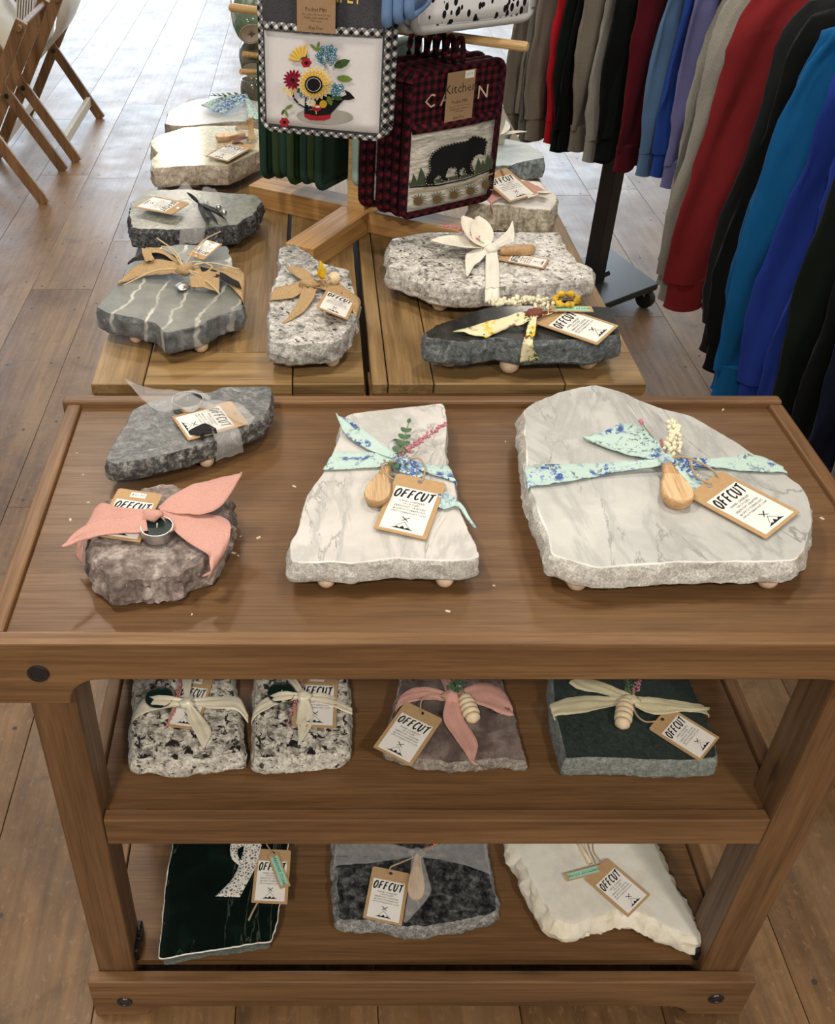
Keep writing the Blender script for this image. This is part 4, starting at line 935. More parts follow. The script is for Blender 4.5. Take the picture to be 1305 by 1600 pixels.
ribbon(r, z, [q1(560,192)+q1(562,208)+(12,12), q1(530,195)+q1(532,222)+(10,9), q1(500,205)+q1(505,228)+(8,7)], STEEL, 'knife_blade', n=8, ripple=0, thick=.0012)
sprig(r, z, [q1(535,165)+(24,), q1(470,125)+(34,), q1(400,98)+(42,), q1(348,90)+(46,)], PINKF, 80, .0045, .0018, start=.1, seed=14)

r, z = stone('black polished slate board with sunflower print ribbon at the front of the table', q1.L([(275,540),(330,510),(440,470),(560,430),(800,428),(1070,432),(1112,548),(1000,578),(850,575),(700,580),(600,565),(440,585),(290,565)]),
             Z2, .026, .040, .005, (gR, gRs, gRs), 101, .005, jag=.003, feet=q1.L([(390,663),(648,690),(980,672)]))
ribbon(r, z, [q1(745,450)+q1(742,475)+(18,15), q1(680,462)+q1(700,512)+(16,6), q1(575,490)+q1(640,520)+(10,5), q1(402,534)+q1(545,562)+(6,4)], SUNF)
ribbon(r, z, [q1(735,465)+q1(758,465)+(18,18), q1(712,545)+q1(752,540)+(6,6), q1(702,580)+q1(742,580)+(2,2), q1(695,600)+q1(745,605)+(-8,-8), q1(686,672)+q1(772,662)+(-36,-36)], SUNF)
ribbon(r, z, [q1(755,460)+q1(760,475)+(18,16), q1(820,440)+q1(830,460)+(14,10), q1(880,425)+q1(890,440)+(12,9)], SUNF, n=10)
knot(r, z, *q1(748, 460), 17, .010, plain('brown_print', (.18, .055, .035), .8, var=.3, scale=120))
path_ = [P(*q1(885+48*math.cos(t)*(1 if True else 1), 402-24*math.sin(t)), z+.010+.012*math.sin(t*.5)) for t in [i*math.pi*2/22 for i in range(23)]]
MB().tube(path_, [.0045+.0025*math.sin(i*1.9) for i in range(23)], 8).build('yellow_cloth_loop', plain('sunflower_cloth', (.62, .40, .03), .85, var=.6, scale=90), r, smooth=True)
sprig(r, z, [q1(790,428)+(16,), q1(720,412)+(18,), q1(650,418)+(18,), q1(560,415)+(20,)], CREAMF, 120, .0095, .0034, start=0, seed=15)
cord(r, z, [q1(760,455)+(20,), q1(800,448)+(20,), q1(845,455)+(14,)], .0012, TWINE)
tag(r, z, q1.L([(770,490),(860,407),(1082,535),(985,610)]), (6, 9, 5, 3))
nametag(r, z, q1.L([(838,472),(828,448),(972,415),(984,438)]), (13, 14, 13, 12))

r, z = stone('white quartz chunk with pink ribbon at the right edge of the table', s1.L([(660,1190),(740,1130),(900,1060),(1080,1080),(1190,1168),(1150,1258),(1040,1240),(900,1222),(770,1214)]),
             Z2, .012, .052, .004, (gS, gSs, gSs), 103, .006, rtop=.002, jag=.004)
ribbon(r, z, [s1(900,1120)+s1(900,1160)+(14,12), s1(800,1130)+s1(830,1190)+(8,6), s1(740,1150)+s1(795,1215)+(3,2), s1(735,1200)+s1(800,1260)+(-14,-14), s1(755,1265)+s1(800,1310)+(-40,-40)], PINK)
ribbon(r, z, [s1(920,1110)+s1(920,1150)+(14,12), s1(1000,1080)+s1(1020,1150)+(20,10), s1(1060,1105)+s1(1080,1160)+(16,8), s1(1130,1140)+s1(1140,1150)+(10,9)], PINK)
m_ = MB(); o_ = P(*s1(1060, 1150), z+.008)
for tx, ty, hh in ((1150,1160,.012), (1010,1190,.008), (1120,1190,.006)):
    t_ = P(*s1(tx, ty), z+hh); leafshape(m_, o_, t_-o_, (t_-o_).length, .022)
m_.build('preserved_leaf', MATS['cream_leaf'], r, smooth=True)
tag(r, z, s1.L([(785,1040),(940,995),(1005,1165),(825,1215)]), (30, 34, 10, 8))
cord(r, z, [s1(850,1010)+(36,), s1(862,1020)+(36,), s1(870,1040)+(33,)], .002, TWINE)
r, z = stone('pale blue stone board with cream candle at the far right of the table', s1.L([(700,900),(780,850),(880,826),(990,850),(1088,902),(1108,940),(1010,955),(900,985),(790,990)]),
             Z2, .012, .044, .004, (gT, gTs, gTs), 107, .006, jag=.003)
pc = P(*s1(835, 850), z); MB().lathe([(.013, 0), (.014, .002), (.014, .03), (.012, .032), (.001, .031)], pc, (0, 0, 1), 20).build('candle', WAXW, r, smooth=True, sharp=40)
m_ = MB(); o_ = P(*s1(830, 810), z+.03)
for tx, ty, hh, w_ in ((1000,800,.03,.022), (850,640,.10,.03), (900,760,.04,.03)):
    t_ = P(*s1(tx, ty), z+hh); leafshape(m_, o_, t_-o_, (t_-o_).length, w_)
m_.build('preserved_leaf', MATS['cream_leaf'], r, smooth=True)
r, z = stone('blue-grey slab standing behind the pale blue board at the far right', s1.L([(690,700),(760,640),(840,640),(905,745),(890,780),(800,800),(720,790)]), Z2, .012, .044, .002, (gT, gTs, gTs), 109, .005, jag=.003)
# ================================================================ wooden stand with pocket mitts
PINE_L = wood('stand_pine', (.40, .20, .065), (.55, .31, .115), (.66, .41, .18), 0, .4, 1.0)
PINE_D = wood('dowel_pine', (.50, .30, .12), (.62, .40, .17), (.70, .48, .23), 0, .45, 2.0)
SC = Vector((.108, 2.005, 0)); A1 = R(-31); E1 = Vector((math.cos(A1), math.sin(A1), 0)); E2 = Vector((-.515, -.857, 0))
stand = thing('mitt_stand', 'pine cross-base stand with dowel pegs holding kitchen mitts on the table', 'display stand', (SC.x, SC.y, Z2), A1)
def arm(x0, x1, wd, z0, z1): return MB().box((x0, -wd/2, z0), (x1, wd/2, z1)).build('base_arm', PINE_L, stand, bevel=.002, world=False)
arm(.02, .262, .062, 0, .045); arm(-.262, -.02, .062, 0, .045)
o = arm(.033, .25, .062, 0, .045); o.rotation_euler = (0, 0, R(-90)); o = arm(.033, .25, .062, 0, .045); o.rotation_euler = (0, 0, R(90))
MB().box((-.02, -.032, 0), (.02, .032, .86)).build('post', PINE_D, stand, bevel=.002, world=False)
for ax, zz, ln in ((0, .38, .31), (180, .38, .31), (-90, .52, .34), (90, .38, .26), (0, .66, .31), (180, .66, .3), (-90, .62, .26)):
    o = MB().tube([(.015, 0, 0), (ln-.003, 0, 0), (ln, 0, 0)], [.008, .008, .0065], 14).build('dowel_peg', PINE_D, stand, smooth=True, sharp=50, world=False)
    o.location = (0, 0, zz); o.rotation_euler = (0, 0, R(ax))
def gingham(name, c0, c1, c2, cell, rot=45):
    m, nt, b = newmat(name, .9, .15); co = coords(nt, (1, 1, 1), rot=(0, R(rot), 0))
    sx = nt.nodes.new('ShaderNodeSeparateXYZ'); lk(nt, co, sx.inputs[0]); outs = []
    for ch in ('X', 'Z'):
        a = N(nt, 'ShaderNodeMath', _operation='MULTIPLY'); lk(nt, sx.outputs[ch], a.inputs[0]); a.inputs[1].default_value = math.pi/cell
        s = N(nt, 'ShaderNodeMath', _operation='SINE'); lk(nt, a.outputs[0], s.inputs[0])
        g = N(nt, 'ShaderNodeMath', _operation='GREATER_THAN'); lk(nt, s.outputs[0], g.inputs[0]); g.inputs[1].default_value = 0; outs.append(g.outputs[0])
    ad = N(nt, 'ShaderNodeMath', _operation='ADD'); lk(nt, outs[0], ad.inputs[0]); lk(nt, outs[1], ad.inputs[1])
    hf = N(nt, 'ShaderNodeMath', _operation='MULTIPLY'); lk(nt, ad.outputs[0], hf.inputs[0]); hf.inputs[1].default_value = .5
    c = ramp(nt, hf.outputs[0], [(0, c0), (.34, c1), (.67, c2)], 'CONSTANT')
    c = mix(nt, .5, c, ramp(nt, tex(nt, coords(nt), 900, 2), [(.3, .8), (.7, 1.05)]), 'MULTIPLY')
    lk(nt, c, b.inputs['Base Color']); return m
GING = gingham('black_white_gingham', (.70, .70, .70), (.16, .16, .17), (.012, .012, .014), .0058)
PLAID = gingham('red_black_plaid_bias', (.105, .010, .018), (.036, .006, .011), (.005, .0035, .005), .0075)
PLAIDS = gingham('red_black_plaid', (.105, .010, .018), (.036, .006, .011), (.005, .0035, .005), .0075, 0)
DENIM = fabric('charcoal_chambray', (.062, .064, .075), .9, .45, 900)
LINEN = fabric('white_linen', (.74, .73, .77), .9, .06, 900)
BARK = granite('birch_print', [(.3, (.30, .28, .25)), (.5, (.58, .56, .51)), (.7, (.72, .71, .67))], 60, .9)
_nt = BARK.node_tree
for n_ in _nt.nodes:
    if n_.type == 'MAPPING': n_.inputs['Scale'].default_value = (.25, 1, 1.6)
GREYB = fabric('grey_cotton', (.40, .40, .41), .9, .08, 500); BLUEC = fabric('blue_cotton', (.155, .27, .50), .9, .08, 400)
GREENC = [fabric('green_cotton_a', (.018, .048, .035), .9, .1, 400), fabric('green_cotton_b', (.030, .055, .022), .9, .1, 400)]
MINTC = fabric('sage_cotton', (.36, .50, .46), .9, .08, 400)
def spots():
    m, nt, b = newmat('dalmatian_print', .9, .15); v = N(nt, 'ShaderNodeTexVoronoi', Scale=80.0, Randomness=.8); lk(nt, coords(nt, (1.3, .02, .75), rot=(0, .5, 0)), v.inputs['Vector'])
    lk(nt, ramp(nt, v.outputs['Distance'], [(0, (.01, .01, .012)), (.40, (.01, .01, .012)), (.43, (.74, .75, .80))]), b.inputs['Base Color']); return m
SPOT = spots()
def rrect(w, h, r, n=6):
    pts = []
    for cx, cy, a0 in ((w/2-r, r, -90), (w/2-r, h-r, 0), (-w/2+r, h-r, 90), (-w/2+r, r, 180)):
        for k in range(n+1):
            t = R(a0+90*k/n); pts.append((cx+r*math.cos(t), cy+r*math.sin(t)))
    return pts
def mitt(label, w, h, ph, mb_back, mb_bind, mb_pocket, group, pocket=True, bulge=.006, br=.0085):
    """pocket mitt hung by a loop; local x across, z up, front faces -y; origin at the middle of the bottom edge"""
    t = thing('pocket_mitt', label, 'kitchen mitt', (0, 0, 0), 0, group)
    out = rrect(w-.014, h-.014, .016)
    MB().prism([(x, .004, z+.007) for x, z in out], (0, -.008, 0)).build('back_panel', mb_back, t, bevel=.002, world=False)
    path = [(x, 0, z+.007) for x, z in rrect(w-.014, h-.014, .018)]; path.append(path[0])
    MB().tube(path, br, 10, cap=False, flat=.85).build('binding', mb_bind, t, smooth=True, world=False)
    if pocket:
        n = 10; vs = []; pw_ = w-.015-2*br
        for i in range(n+1):
            for k in range(n+1):
                x, zz = -pw_/2+pw_*k/n, .016+(ph-.02)*i/n
                vs.append((x, -.005-bulge*math.sin(math.pi*k/n)*(.35+.65*i/n), zz))
        fs = [(i*(n+1)+k, i*(n+1)+k+1, (i+1)*(n+1)+k+1, (i+1)*(n+1)+k) for i in range(n) for k in range(n)]
        p = MB().add(vs, fs).build('pocket', mb_pocket, t, smooth=True, world=False)
        so = p.modifiers.new('cloth', 'SOLIDIFY'); so.thickness = .002
        pth = [(-pw_/2+pw_*k/n, -.0065-bulge*math.sin(math.pi*k/n), ph) for k in range(n+1)]
        MB().tube(pth, br, 8, flat=1).build('pocket_binding', mb_bind, t, smooth=True, world=False)
    lp = [(0.0-.009, 0, h-.004), (-.008, 0, h+.02), (-.002, .0, h+.040), (.004, 0, h+.040), (.009, 0, h+.02), (.009, 0, h-.004)]
    MB().tube(catmull(lp, 14), .0062, 8, flat=.6).build('hanging_loop', mb_bind, t, smooth=True, world=False)
    return t
def put(t, p, ang): t.location = p; t.rotation_euler = (0, 0, R(ang)); return t
class Flat:
    """flat print in the mitt's own plane; maps enlarged-photo points to mitt coordinates"""
    def __init__(s, tl, tr, bl, xr, zr, y): s.tl, s.u, s.v = Vector(tl), Vector(tr)-Vector(tl), Vector(bl)-Vector(tl); s.xr, s.zr, s.y = xr, zr, y; s.mb = MB(); s.lay = 0
    def pt(s, x, y):
        d = Vector((x, y))-s.tl; det = s.u.x*s.v.y-s.u.y*s.v.x
        a = (d.x*s.v.y-d.y*s.v.x)/det; b = (s.u.x*d.y-s.u.y*d.x)/det
        X = s.xr[0]+(s.xr[1]-s.xr[0])*a; Z = s.zr[1]+(s.zr[0]-s.zr[1])*b
        return X, Z
    def yy(s, X): return s.y(X)-.0006-.00012*s.lay
    def poly(s, pts, mi):
        q = [s.pt(*p) for p in pts]; s.lay += 1
        cx = sum(p[0] for p in q)/len(q)
        s.mb.add([(X, s.yy(X), Z) for X, Z in q], [tuple(range(len(q)))], mi)
    def disc(s, x, y, r, mi, ry=None, n=18): s.poly([(x+r*math.cos(2*math.pi*k/n), y+(ry or r)*math.sin(2*math.pi*k/n)) for k in range(n)], mi)
    def petal(s, x, y, ang, r0, r1, w, mi):
        c, d = math.cos(ang), math.sin(ang); f = lambda t, o: (x+c*(r0+(r1-r0)*t)-d*o*w, y+d*(r0+(r1-r0)*t)+c*o*w)
        s.poly([f(0, -.2), f(.35, -.5), f(.7, -.42), f(1, 0), f(.7, .42), f(.35, .5), f(0, .2)], mi)
def motif(F_, name, mats, parent): o = F_.mb.build(name, mats, parent, world=False); F_.mb = MB(); return o
def vtext(parent, name, s, size, x, z, y, mat, sx=1, rot=0):
    vs, fs = flat_text(s, size, 0, 0, 0, sx); c, d = math.cos(rot), math.sin(rot)
    return MB().add([(x+a*c-b*d, y, z+a*d+b*c) for a, b, _ in vs], fs).build(name, mat, parent, world=False)
KBROWN = plain('kraft_hang_tag', (.33, .215, .125), .85, .2, var=.06, scale=200)
TAGINK = plain('brown_ink', (.04, .025, .018), .8)
def hangtag(t, x, z, y, w, h, price=False, rot=0):
    k = MB().box((-w/2, -.0006, -h/2), (w/2, .0006, h/2)).build('hang_tag', KBROWN, t, world=False); k.location = (x, y, z); k.rotation_euler = (0, rot, 0)
    vtext(k, 'tag_lettering', 'Kitchen', h*.27, 0, h*.16, -.0009, TAGINK)
    for s_, sz, zz in (('Pocket Mitt', .10, -.10), ('29 in x 22 in (74.9 cm x 55.9 cm)', .045, -.19), ('Machine wash, tumble dry', .05, -.245), ('100% cotton', .05, -.30), ('Kay Dee', .09, -.42)):
        vtext(k, 'tag_lettering', s_, h*sz, 0, h*zz, -.0009, TAGINK, .9)
    if price:
        MB().box((w*.12, -.0011, h*.34), (w*.44, -.0006, h*.49)).build('price_sticker', PAPER, k, world=False)
        vtext(k, 'price_lettering', '$15.99', h*.08, w*.28, h*.415, -.0013, plain('blue_ink', (.05, .12, .3), .8), .7)
    return k
# ---- sunflower mitt
mw, mh, mph = .222, .262, .168
sun = mitt('pocket mitt with printed sunflower watering can and gingham border', mw, mh, mph, DENIM, GING, LINEN, 'gingham sunflower pocket mitts', br=.0064)
pw_ = mw-.028; yp = lambda X: -.006-.0035*math.cos(math.pi*X/pw_)
fl = Flat((255, 165), (970, 205), (275, 770), (-pw_/2, pw_/2), (.016, mph-.006), yp)
YE, YE2, BK, RD, GR, GR2, BL, WH, GY, DR = [plain('print_'+n, c, .9, .1) for n, c in (('yellow', (.66, .40, .045)), ('gold', (.80, .58, .16)), ('black', (.012, .012, .013)), ('red', (.36, .02, .03)), ('green', (.16, .24, .05)), ('dark_green', (.05, .10, .03)), ('blue', (.06, .20, .30)), ('white', (.74, .74, .72)), ('grey', (.36, .35, .33)), ('dark_red', (.22, .008, .03)))]
PR = [YE, YE2, BK, RD, GR, GR2, BL, WH, GY, DR]
fl.disc(650, 705, 178, 8, 52, 28)
for pts in ([(525,555),(690,560),(690,700),(600,735),(520,700)], [(685,600),(780,560),(768,528),(800,545),(832,580),(800,592),(765,592),(690,685)]): fl.poly(pts, 2)
fl.poly([(520,690),(600,702),(690,690),(688,715),(650,732),(560,732),(524,712)], 3)
hp = [(528,655),(480,625),(450,590),(444,560),(462,545)]
for p_, q_ in zip(hp, hp[1:]): fl.poly([(p_[0]-5, p_[1]), (p_[0]+5, p_[1]-5), (q_[0]+7, q_[1]), (q_[0]-3, q_[1]+4)], 2)
motif(fl, 'printed_watering_can', PR, sun)
fl.disc(600, 648, 30, 3, 24); fl.disc(640, 622, 24, 0, 26); fl.disc(580, 620, 14, 1, 24); fl.disc(578, 598, 9, 3, 7); fl.disc(606, 640, 16, 7, 8); fl.poly([(592,668),(598,690),(604,690),(600,668)], 1)
motif(fl, 'printed_rooster', PR, sun)
random.seed(2)
for x, y, a0, r1, w_ in ((590,285,-2.4,62,18),(590,285,-1.4,60,18),(590,285,-.5,52,16),(700,380,-.4,100,52),(720,450,.1,95,42),(540,510,2.6,80,56),(690,555,.5,78,40),(670,570,1.2,64,34),(400,665,-.6,60,22),(400,670,1.2,50,18),(395,665,2.0,44,16),(500,345,-.9,45,40)):
    fl.petal(x, y, a0, 0, r1, w_, random.choice((4, 5)))
motif(fl, 'printed_leaves', PR, sun)
for k in range(12): fl.petal(515, 350, R(-175+k*8.5), 28, 105, 15, k % 2)
motif(fl, 'printed_half_sunflower', PR, sun)
for cx, cy, rr_, nn in ((660, 305, 60, 64), (742, 500, 40, 34), (548, 530, 22, 12)):
    for k in range(nn):
        t = random.random()*6.28; q = rr_*math.sqrt(random.random()); fl.disc(cx+q*math.cos(t), cy+q*math.sin(t), 10, 6, None, 7); fl.disc(cx+q*math.cos(t), cy+q*math.sin(t), 3.5, 7, None, 5)
    motif(fl, 'printed_blue_flower', PR, sun)
for k in range(30): t = random.random()*6.28; q = 40*math.sqrt(random.random()); fl.disc(460+q*math.cos(t), 505+q*math.sin(t), 7, 1, None, 6)
motif(fl, 'printed_yellow_cluster', PR, sun)
for rr_, nn in ((68, 16), (45, 12)):
    for k in range(nn): fl.petal(487, 435, 6.28*k/nn+rr_, rr_*.3, rr_, 17, 9)
fl.disc(487, 435, 14, 2)
motif(fl, 'printed_dahlia', PR, sun)
for cx, cy in ((566, 326), (440, 706)):
    for k in range(6): fl.petal(cx, cy, 1.05*k, 4, 34, 30, 3)
    fl.disc(cx, cy, 11, 2, None, 10); motif(fl, 'printed_red_flower', PR, sun)
for k in range(10): fl.petal(600, 568, .628*k, 5, 30, 13, 7)
fl.disc(600, 568, 8, 1, None, 8)
motif(fl, 'printed_daisy', PR, sun)
for rr_, off in ((112, 0), (96, .12)):
    for k in range(22): fl.petal(628, 445, 6.2832*k/22+off, 45, rr_, 27, 7); fl.petal(628, 445, 6.2832*k/22+off, 46, rr_-4, 22, 0 if off else 1)
fl.disc(628, 445, 54, 2); fl.disc(628, 445, 43, 7, None, 24); fl.disc(628, 445, 40.5, 2, None, 24)
motif(fl, 'printed_sunflower', PR, sun)
vtext(sun, 'embroidered_lettering', 'LIVE SIMPLY', .036, .004, .219, -.0052, YE2, .62, -.03)
hangtag(sun, -.006, .207, -.0215, .062, .082)
put(sun, (P(405, 205, 1.11)+P(607, 224, 1.11))/2, -16.6)
# two more of the same behind it on the peg
for i, (dx, dy) in enumerate(((.014, .035),)):
    c_ = copy_tree(sun); c_.location = sun.location+Vector((dx, dy, -.004)); c_.rotation_euler = (0, 0, R(-19-3*i)); c_['label'] = ['second gingham pocket mitt hanging just behind the sunflower one', 'third gingham pocket mitt at the back of the sunflower row'][i]
    for ch in list(c_.children):
        if ch.name.startswith(('hang_tag', 'printed', 'embroidered')):
            for g_ in list(ch.children): bpy.data.objects.remove(g_)
            bpy.data.objects.remove(ch)
# ---- bear mitts
bw, bh, bph = .222, .268, .168
bear = mitt('front red plaid pocket mitt with black bear pocket', bw, bh, bph, PLAIDS, PLAID, BARK, 'red plaid bear pocket mitts')
pw_ = bw-.032; ypb = lambda X: -.006-.0035*math.cos(math.pi*X/pw_)
fl = Flat((345, 755), (790, 675), (280, 1270), (-pw_/2, pw_/2), (.016, bph-.006), ypb)
for x, y, h_ in ((330,1080,70),(370,1070,100),(400,1060,50),(560,1030,60),(600,1030,50),(640,1030,60),(680,1010,80),(705,1005,60),(735,1000,90),(755,990,70)):
    w_ = h_*.3
    fl.poly([(x-w_, y), (x-w_*.5, y-h_*.4), (x-w_*.55, y-h_*.42), (x, y-h_), (x+w_*.55, y-h_*.46), (x+w_*.5, y-h_*.44), (x+w_, y-h_*.1)], 0)
fl.poly([(300,1070),(420,1058),(590,1035),(760,985),(760,1012),(590,1060),(420,1085),(300,1090)], 0)
motif(fl, 'printed_pine_trees', [plain('print_spruce', (.05, .07, .035), .9)], bear)
fl.poly([(300,1093),(450,1090),(600,1065),(762,1012),(762,1020),(600,1073),(450,1100),(300,1102)], 0)
motif(fl, 'printed_ground_line', [BK], bear)
fl.poly([(298,1128),(450,1118),(600,1092),(760,1040),(760,1050),(600,1102),(450,1128),(298,1138)], 0)
motif(fl, 'rope_trim', [plain('rope_tan', (.42, .33, .19), .9)], bear)
bp = [(385,1090),(380,1050),(410,1000),(410,930),(430,880),(480,840),(550,820),(620,810),(655,780),(690,790),(725,805),(735,830),(725,870),(720,920),(690,905),(660,920),(640,960),(635,1010),(665,1040),(610,1045),(595,990),(580,1000),(565,1020),(580,1050),(555,1065),(550,990),(510,985),(490,1040),(510,1070),(470,1075),(455,1030),(425,1060),(435,1090)]
fl.poly(bp, 0); motif(fl, 'bear_patch', [BK], bear)
for i in range(len(bp)):
    a_, b_ = Vector(bp[i]), Vector(bp[(i+1) % len(bp)]); L_ = (b_-a_).length; nd = max(1, int(L_/16)); c0 = Vector((560, 930))
    for k in range(nd):
        p_ = a_.lerp(b_, (k+.2)/nd); q_ = a_.lerp(b_, (k+.65)/nd); p_ = p_+(c0-p_).normalized()*5; q_ = q_+(c0-q_).normalized()*5; nv = (q_-p_).normalized(); nv = Vector((-nv.y, nv.x))*1.3
        fl.poly([tuple(p_+nv), tuple(q_+nv), tuple(q_-nv), tuple(p_-nv)], 0); fl.lay -= 1
motif(fl, 'bear_stitching', [plain('stitch_cream', (.70, .66, .52), .9)], bear)
for x, y in ((335,1195),(432,1188),(522,1165),(615,1148),(702,1112)):
    for k in range(9): fl.petal(x+8, y-12, R(-150+k*28), 0, 48, 6, 1)
    fl.disc(x, y, 24, 0, 27, 12)
motif(fl, 'printed_pine_cones', [plain('print_cone', (.14, .085, .035), .9), plain('print_needle', (.12, .13, .07), .9)], bear)
vtext(bear, 'embroidered_lettering', 'C A B I N', .034, 0, .212, -.0062, plain('thread_cream', (.60, .45, .33), .8), 1.05)
bp0 = (P(622, 346, .915)+P(767, 312, .915))/2
put(bear, bp0, 30.4)
for i in range(5):
    c_ = copy_tree(bear); k_ = i+1; c_.location = bp0+Vector((-.0150*k_, .013*k_, .004*(i % 2))); c_.rotation_euler = (0, 0, R(30.4+2*((i*7) % 3)))
    c_['label'] = ['second', 'third', 'fourth', 'fifth', 'rearmost'][i]+' red plaid bear mitt counted back from the front one'
hangtag(bear, -.002, .216, -.0165, .062, .086, True)
# ---- spotted mitts
sp = mitt('front black-spotted white pocket mitt with grey binding', .252, .26, .20, SPOT, GREYB, SPOT, 'spotted pocket mitts')
sp0 = (P(638, 58, 1.25)+P(833, 33, 1.25))/2; put(sp, sp0, 27.4)
for i in range(5):
    c_ = copy_tree(sp); c_.location = sp0+Vector((-.021, .012, 0))*(i+1); c_.rotation_euler = (0, 0, R(27.4+(i % 2)*3)); c_['label'] = ['second', 'third', 'fourth', 'fifth', 'rearmost'][i]+' black-spotted white mitt counted back from the front one'
# ---- blue mitts seen edge-on
bl0 = P(648, 30, 1.30)
for i in range(3):
    t = mitt(['blue cotton mitt nearest the spotted mitts', 'middle blue cotton mitt beside the gingham mitt', 'blue cotton mitt next to the gingham sunflower mitt'][i], .15, .25, .16, BLUEC, BLUEC, BLUEC, 'blue cotton mitts', bulge=.012)
    put(t, bl0+Vector((-.022*i+.010, .05+.004*i, .006*(2-i)-.014)), 72+5*i)
# ---- dark green mitts on the left peg, seen edge-on
for i in range(7):
    t = mitt(['first', 'second', 'third', 'fourth', 'fifth', 'sixth', 'seventh'][i]+' dark green mitt from the post, under the sunflower mitt', .19, .25, .16, GREENC[i % 2], GREENC[(i*3) % 2], GREENC[i % 2], 'dark green mitts', bulge=.004)
    put(t, SC-E1*(.048+.0215*i)+Vector((0, 0, .925+.006*((i*5) % 3))), A1*180/math.pi+90-4+3*(i % 3))
t = mitt('sage green mitt behind the red plaid mitts', .20, .25, .16, MINTC, MINTC, MINTC, None); put(t, SC+E1*.045+Vector((0, 0, .95)), 50)
# ================================================================ mug tree far back on the table
GLAZE = granite('green_grey_glaze', [(.3, (.05, .085, .055)), (.5, (.11, .16, .11)), (.7, (.24, .29, .22))], 14, .12, blotch=[((.42, .42, .36), 9, .58, .7)])
GLAZD = granite('smoky_glaze', [(.3, (.06, .06, .05)), (.6, (.18, .17, .13))], 16, .12); CLAY = plain('bare_clay', (.50, .43, .36), .8)
mt = thing('mug_tree', 'wooden peg stand for mugs behind the sunflower mitt', 'mug stand', (-.02, 2.66, Z2))
MB().lathe([(.07, 0), (.07, .012), (.06, .018), (.001, .018)], (-.02, 2.66, Z2), n=24).build('base', PINE_D, mt, smooth=True, sharp=40)
MB().tube([(-.02, 2.66, Z2+.015), (-.02, 2.66, Z2+.48)], .011, 12).build('post', PINE_D, mt, smooth=True, sharp=60)
def peg(u, v, y):
    e_ = PD(u, v, y); b_ = Vector((-.02, 2.66, e_.z-.035)); MB().tube([b_, e_], .0065, 10).build('peg', PINE_D, mt, smooth=True, sharp=60); return e_
peg(380, 84, 2.58); peg(376, 112, 2.54); peg(378, 4, 2.60); peg(470, 40, 2.60); peg(470, 110, 2.60)
def mug(label, p, ax, mat, r=.04, h=.095):
    """mug from the middle of its foot p along axis ax to its rim"""
    ax = Vector(ax).normalized(); t = thing('mug', label, 'mug', p, 0, None)
    MB().lathe([(r*.5, .003), (r*.66, .0), (r*.72, .0), (r*.86, .012), (r, .035), (r*1.02, h*.7), (r*.97, h), (r*.90, h), (r*.93, h*.7), (r*.8, .014), (.001, .010)], p, ax, 28).build('cup_body', mat, t, smooth=True)
    MB().lathe([(.0005, .0008), (r*.64, .0008), (r*.66, -.0006), (r*.70, -.0006), (r*.72, .002)], p, ax, 28).build('foot_ring', CLAY, t, smooth=True)
    s_ = Vector((1, 0, 0))-ax*ax.x; s_.normalize(); b = Vector(p)
    pts = [b+ax*(h*.85)+s_*r*.95, b+ax*(h*.88)+s_*(r+.022), b+ax*(h*.5)+s_*(r+.030), b+ax*(h*.25)+s_*r*.95]
    MB().tube(catmull(pts, 12), .005, 8).build('handle', mat, t, smooth=True); return t
m0 = mug('green glazed mug with bare clay foot hanging on the mug tree', PD(393, 53, 2.56), (-.14, .84, .52), GLAZE, .041, .10)
p_ = PD(393, 53, 2.56)
st_ = MB(); ax_ = Vector((-.14, .84, .52)).normalized(); ex_ = Vector((1, 0, 0)); ex_ = (ex_-ax_*ex_.dot(ax_)).normalized(); ey_ = ax_.cross(ex_)
st_.add([p_-ax_*.0012+ex_*(q_*math.cos(t_))+ey_*(q_*math.sin(t_)) for q_, t_ in [((.011 if k % 2 == 0 else .004), k*math.pi/4) for k in range(8)]], [tuple(range(8))])
st_.build('maker_mark', plain('umber_mark', (.16, .10, .09), .8), m0)
mug('smoky glazed mug upper of the two behind the sunflower mitt', PD(396, 110, 2.62), (.0, .80, .6), GLAZD, .036, .07)
mug('olive glazed mug lower of the two behind the sunflower mitt', Vector((-.15, 2.80, Z2+.004)), (0, 0, 1), GLAZD, .036, .08)
# ================================================================ clothes racks
def sweat_mat(name, col, heather=0):
    m, nt, b = newmat(name, .95, .12); co = coords(nt)
    n = tex(nt, co, 700, 3, .6); n2 = tex(nt, coords(nt, (1, 1, .35)), 9, 3)
    c = ramp(nt, n, [(.3, tuple(x*(1-.16-heather) for x in col)), (.7, tuple(min(1, x*(1.08+heather)) for x in col))])
    c = mix(nt, .5, c, ramp(nt, n2, [(.3, .86), (.7, 1.08)]), 'MULTIPLY'); lk(nt, c, b.inputs['Base Color'])
    b.inputs['Sheen Weight'].default_value = .03; b.inputs['Sheen Roughness'].default_value = .5
    bump(nt, b, n, .15, .0006); return m
COLS = {'grey': (.30, .295, .27), 'mid': (.13, .13, .125), 'taupe': (.205, .185, .155), 'char': (.014, .016, .018), 'black': (.0045, .0055, .0062), 'forest': (.006, .010, .008), 'red': (.40, .012, .022),
        'crimson': (.215, .020, .024), 'maroon': (.095, .008, .016), 'sky': (.105, .20, .36), 'royal': (.022, .065, .33), 'peri': (.165, .165, .36), 'peri2': (.11, .115, .27), 'teal': (.005, .088, .25), 'navy': (.006, .008, .022), 'cobalt': (.016, .04, .27)}
SM = {k: sweat_mat('sweat_'+k, c, .18 if k in ('grey', 'taupe', 'mid') else 0) for k, c in COLS.items()}
HANG = plain('hanger_black', (.02, .02, .02), .4)
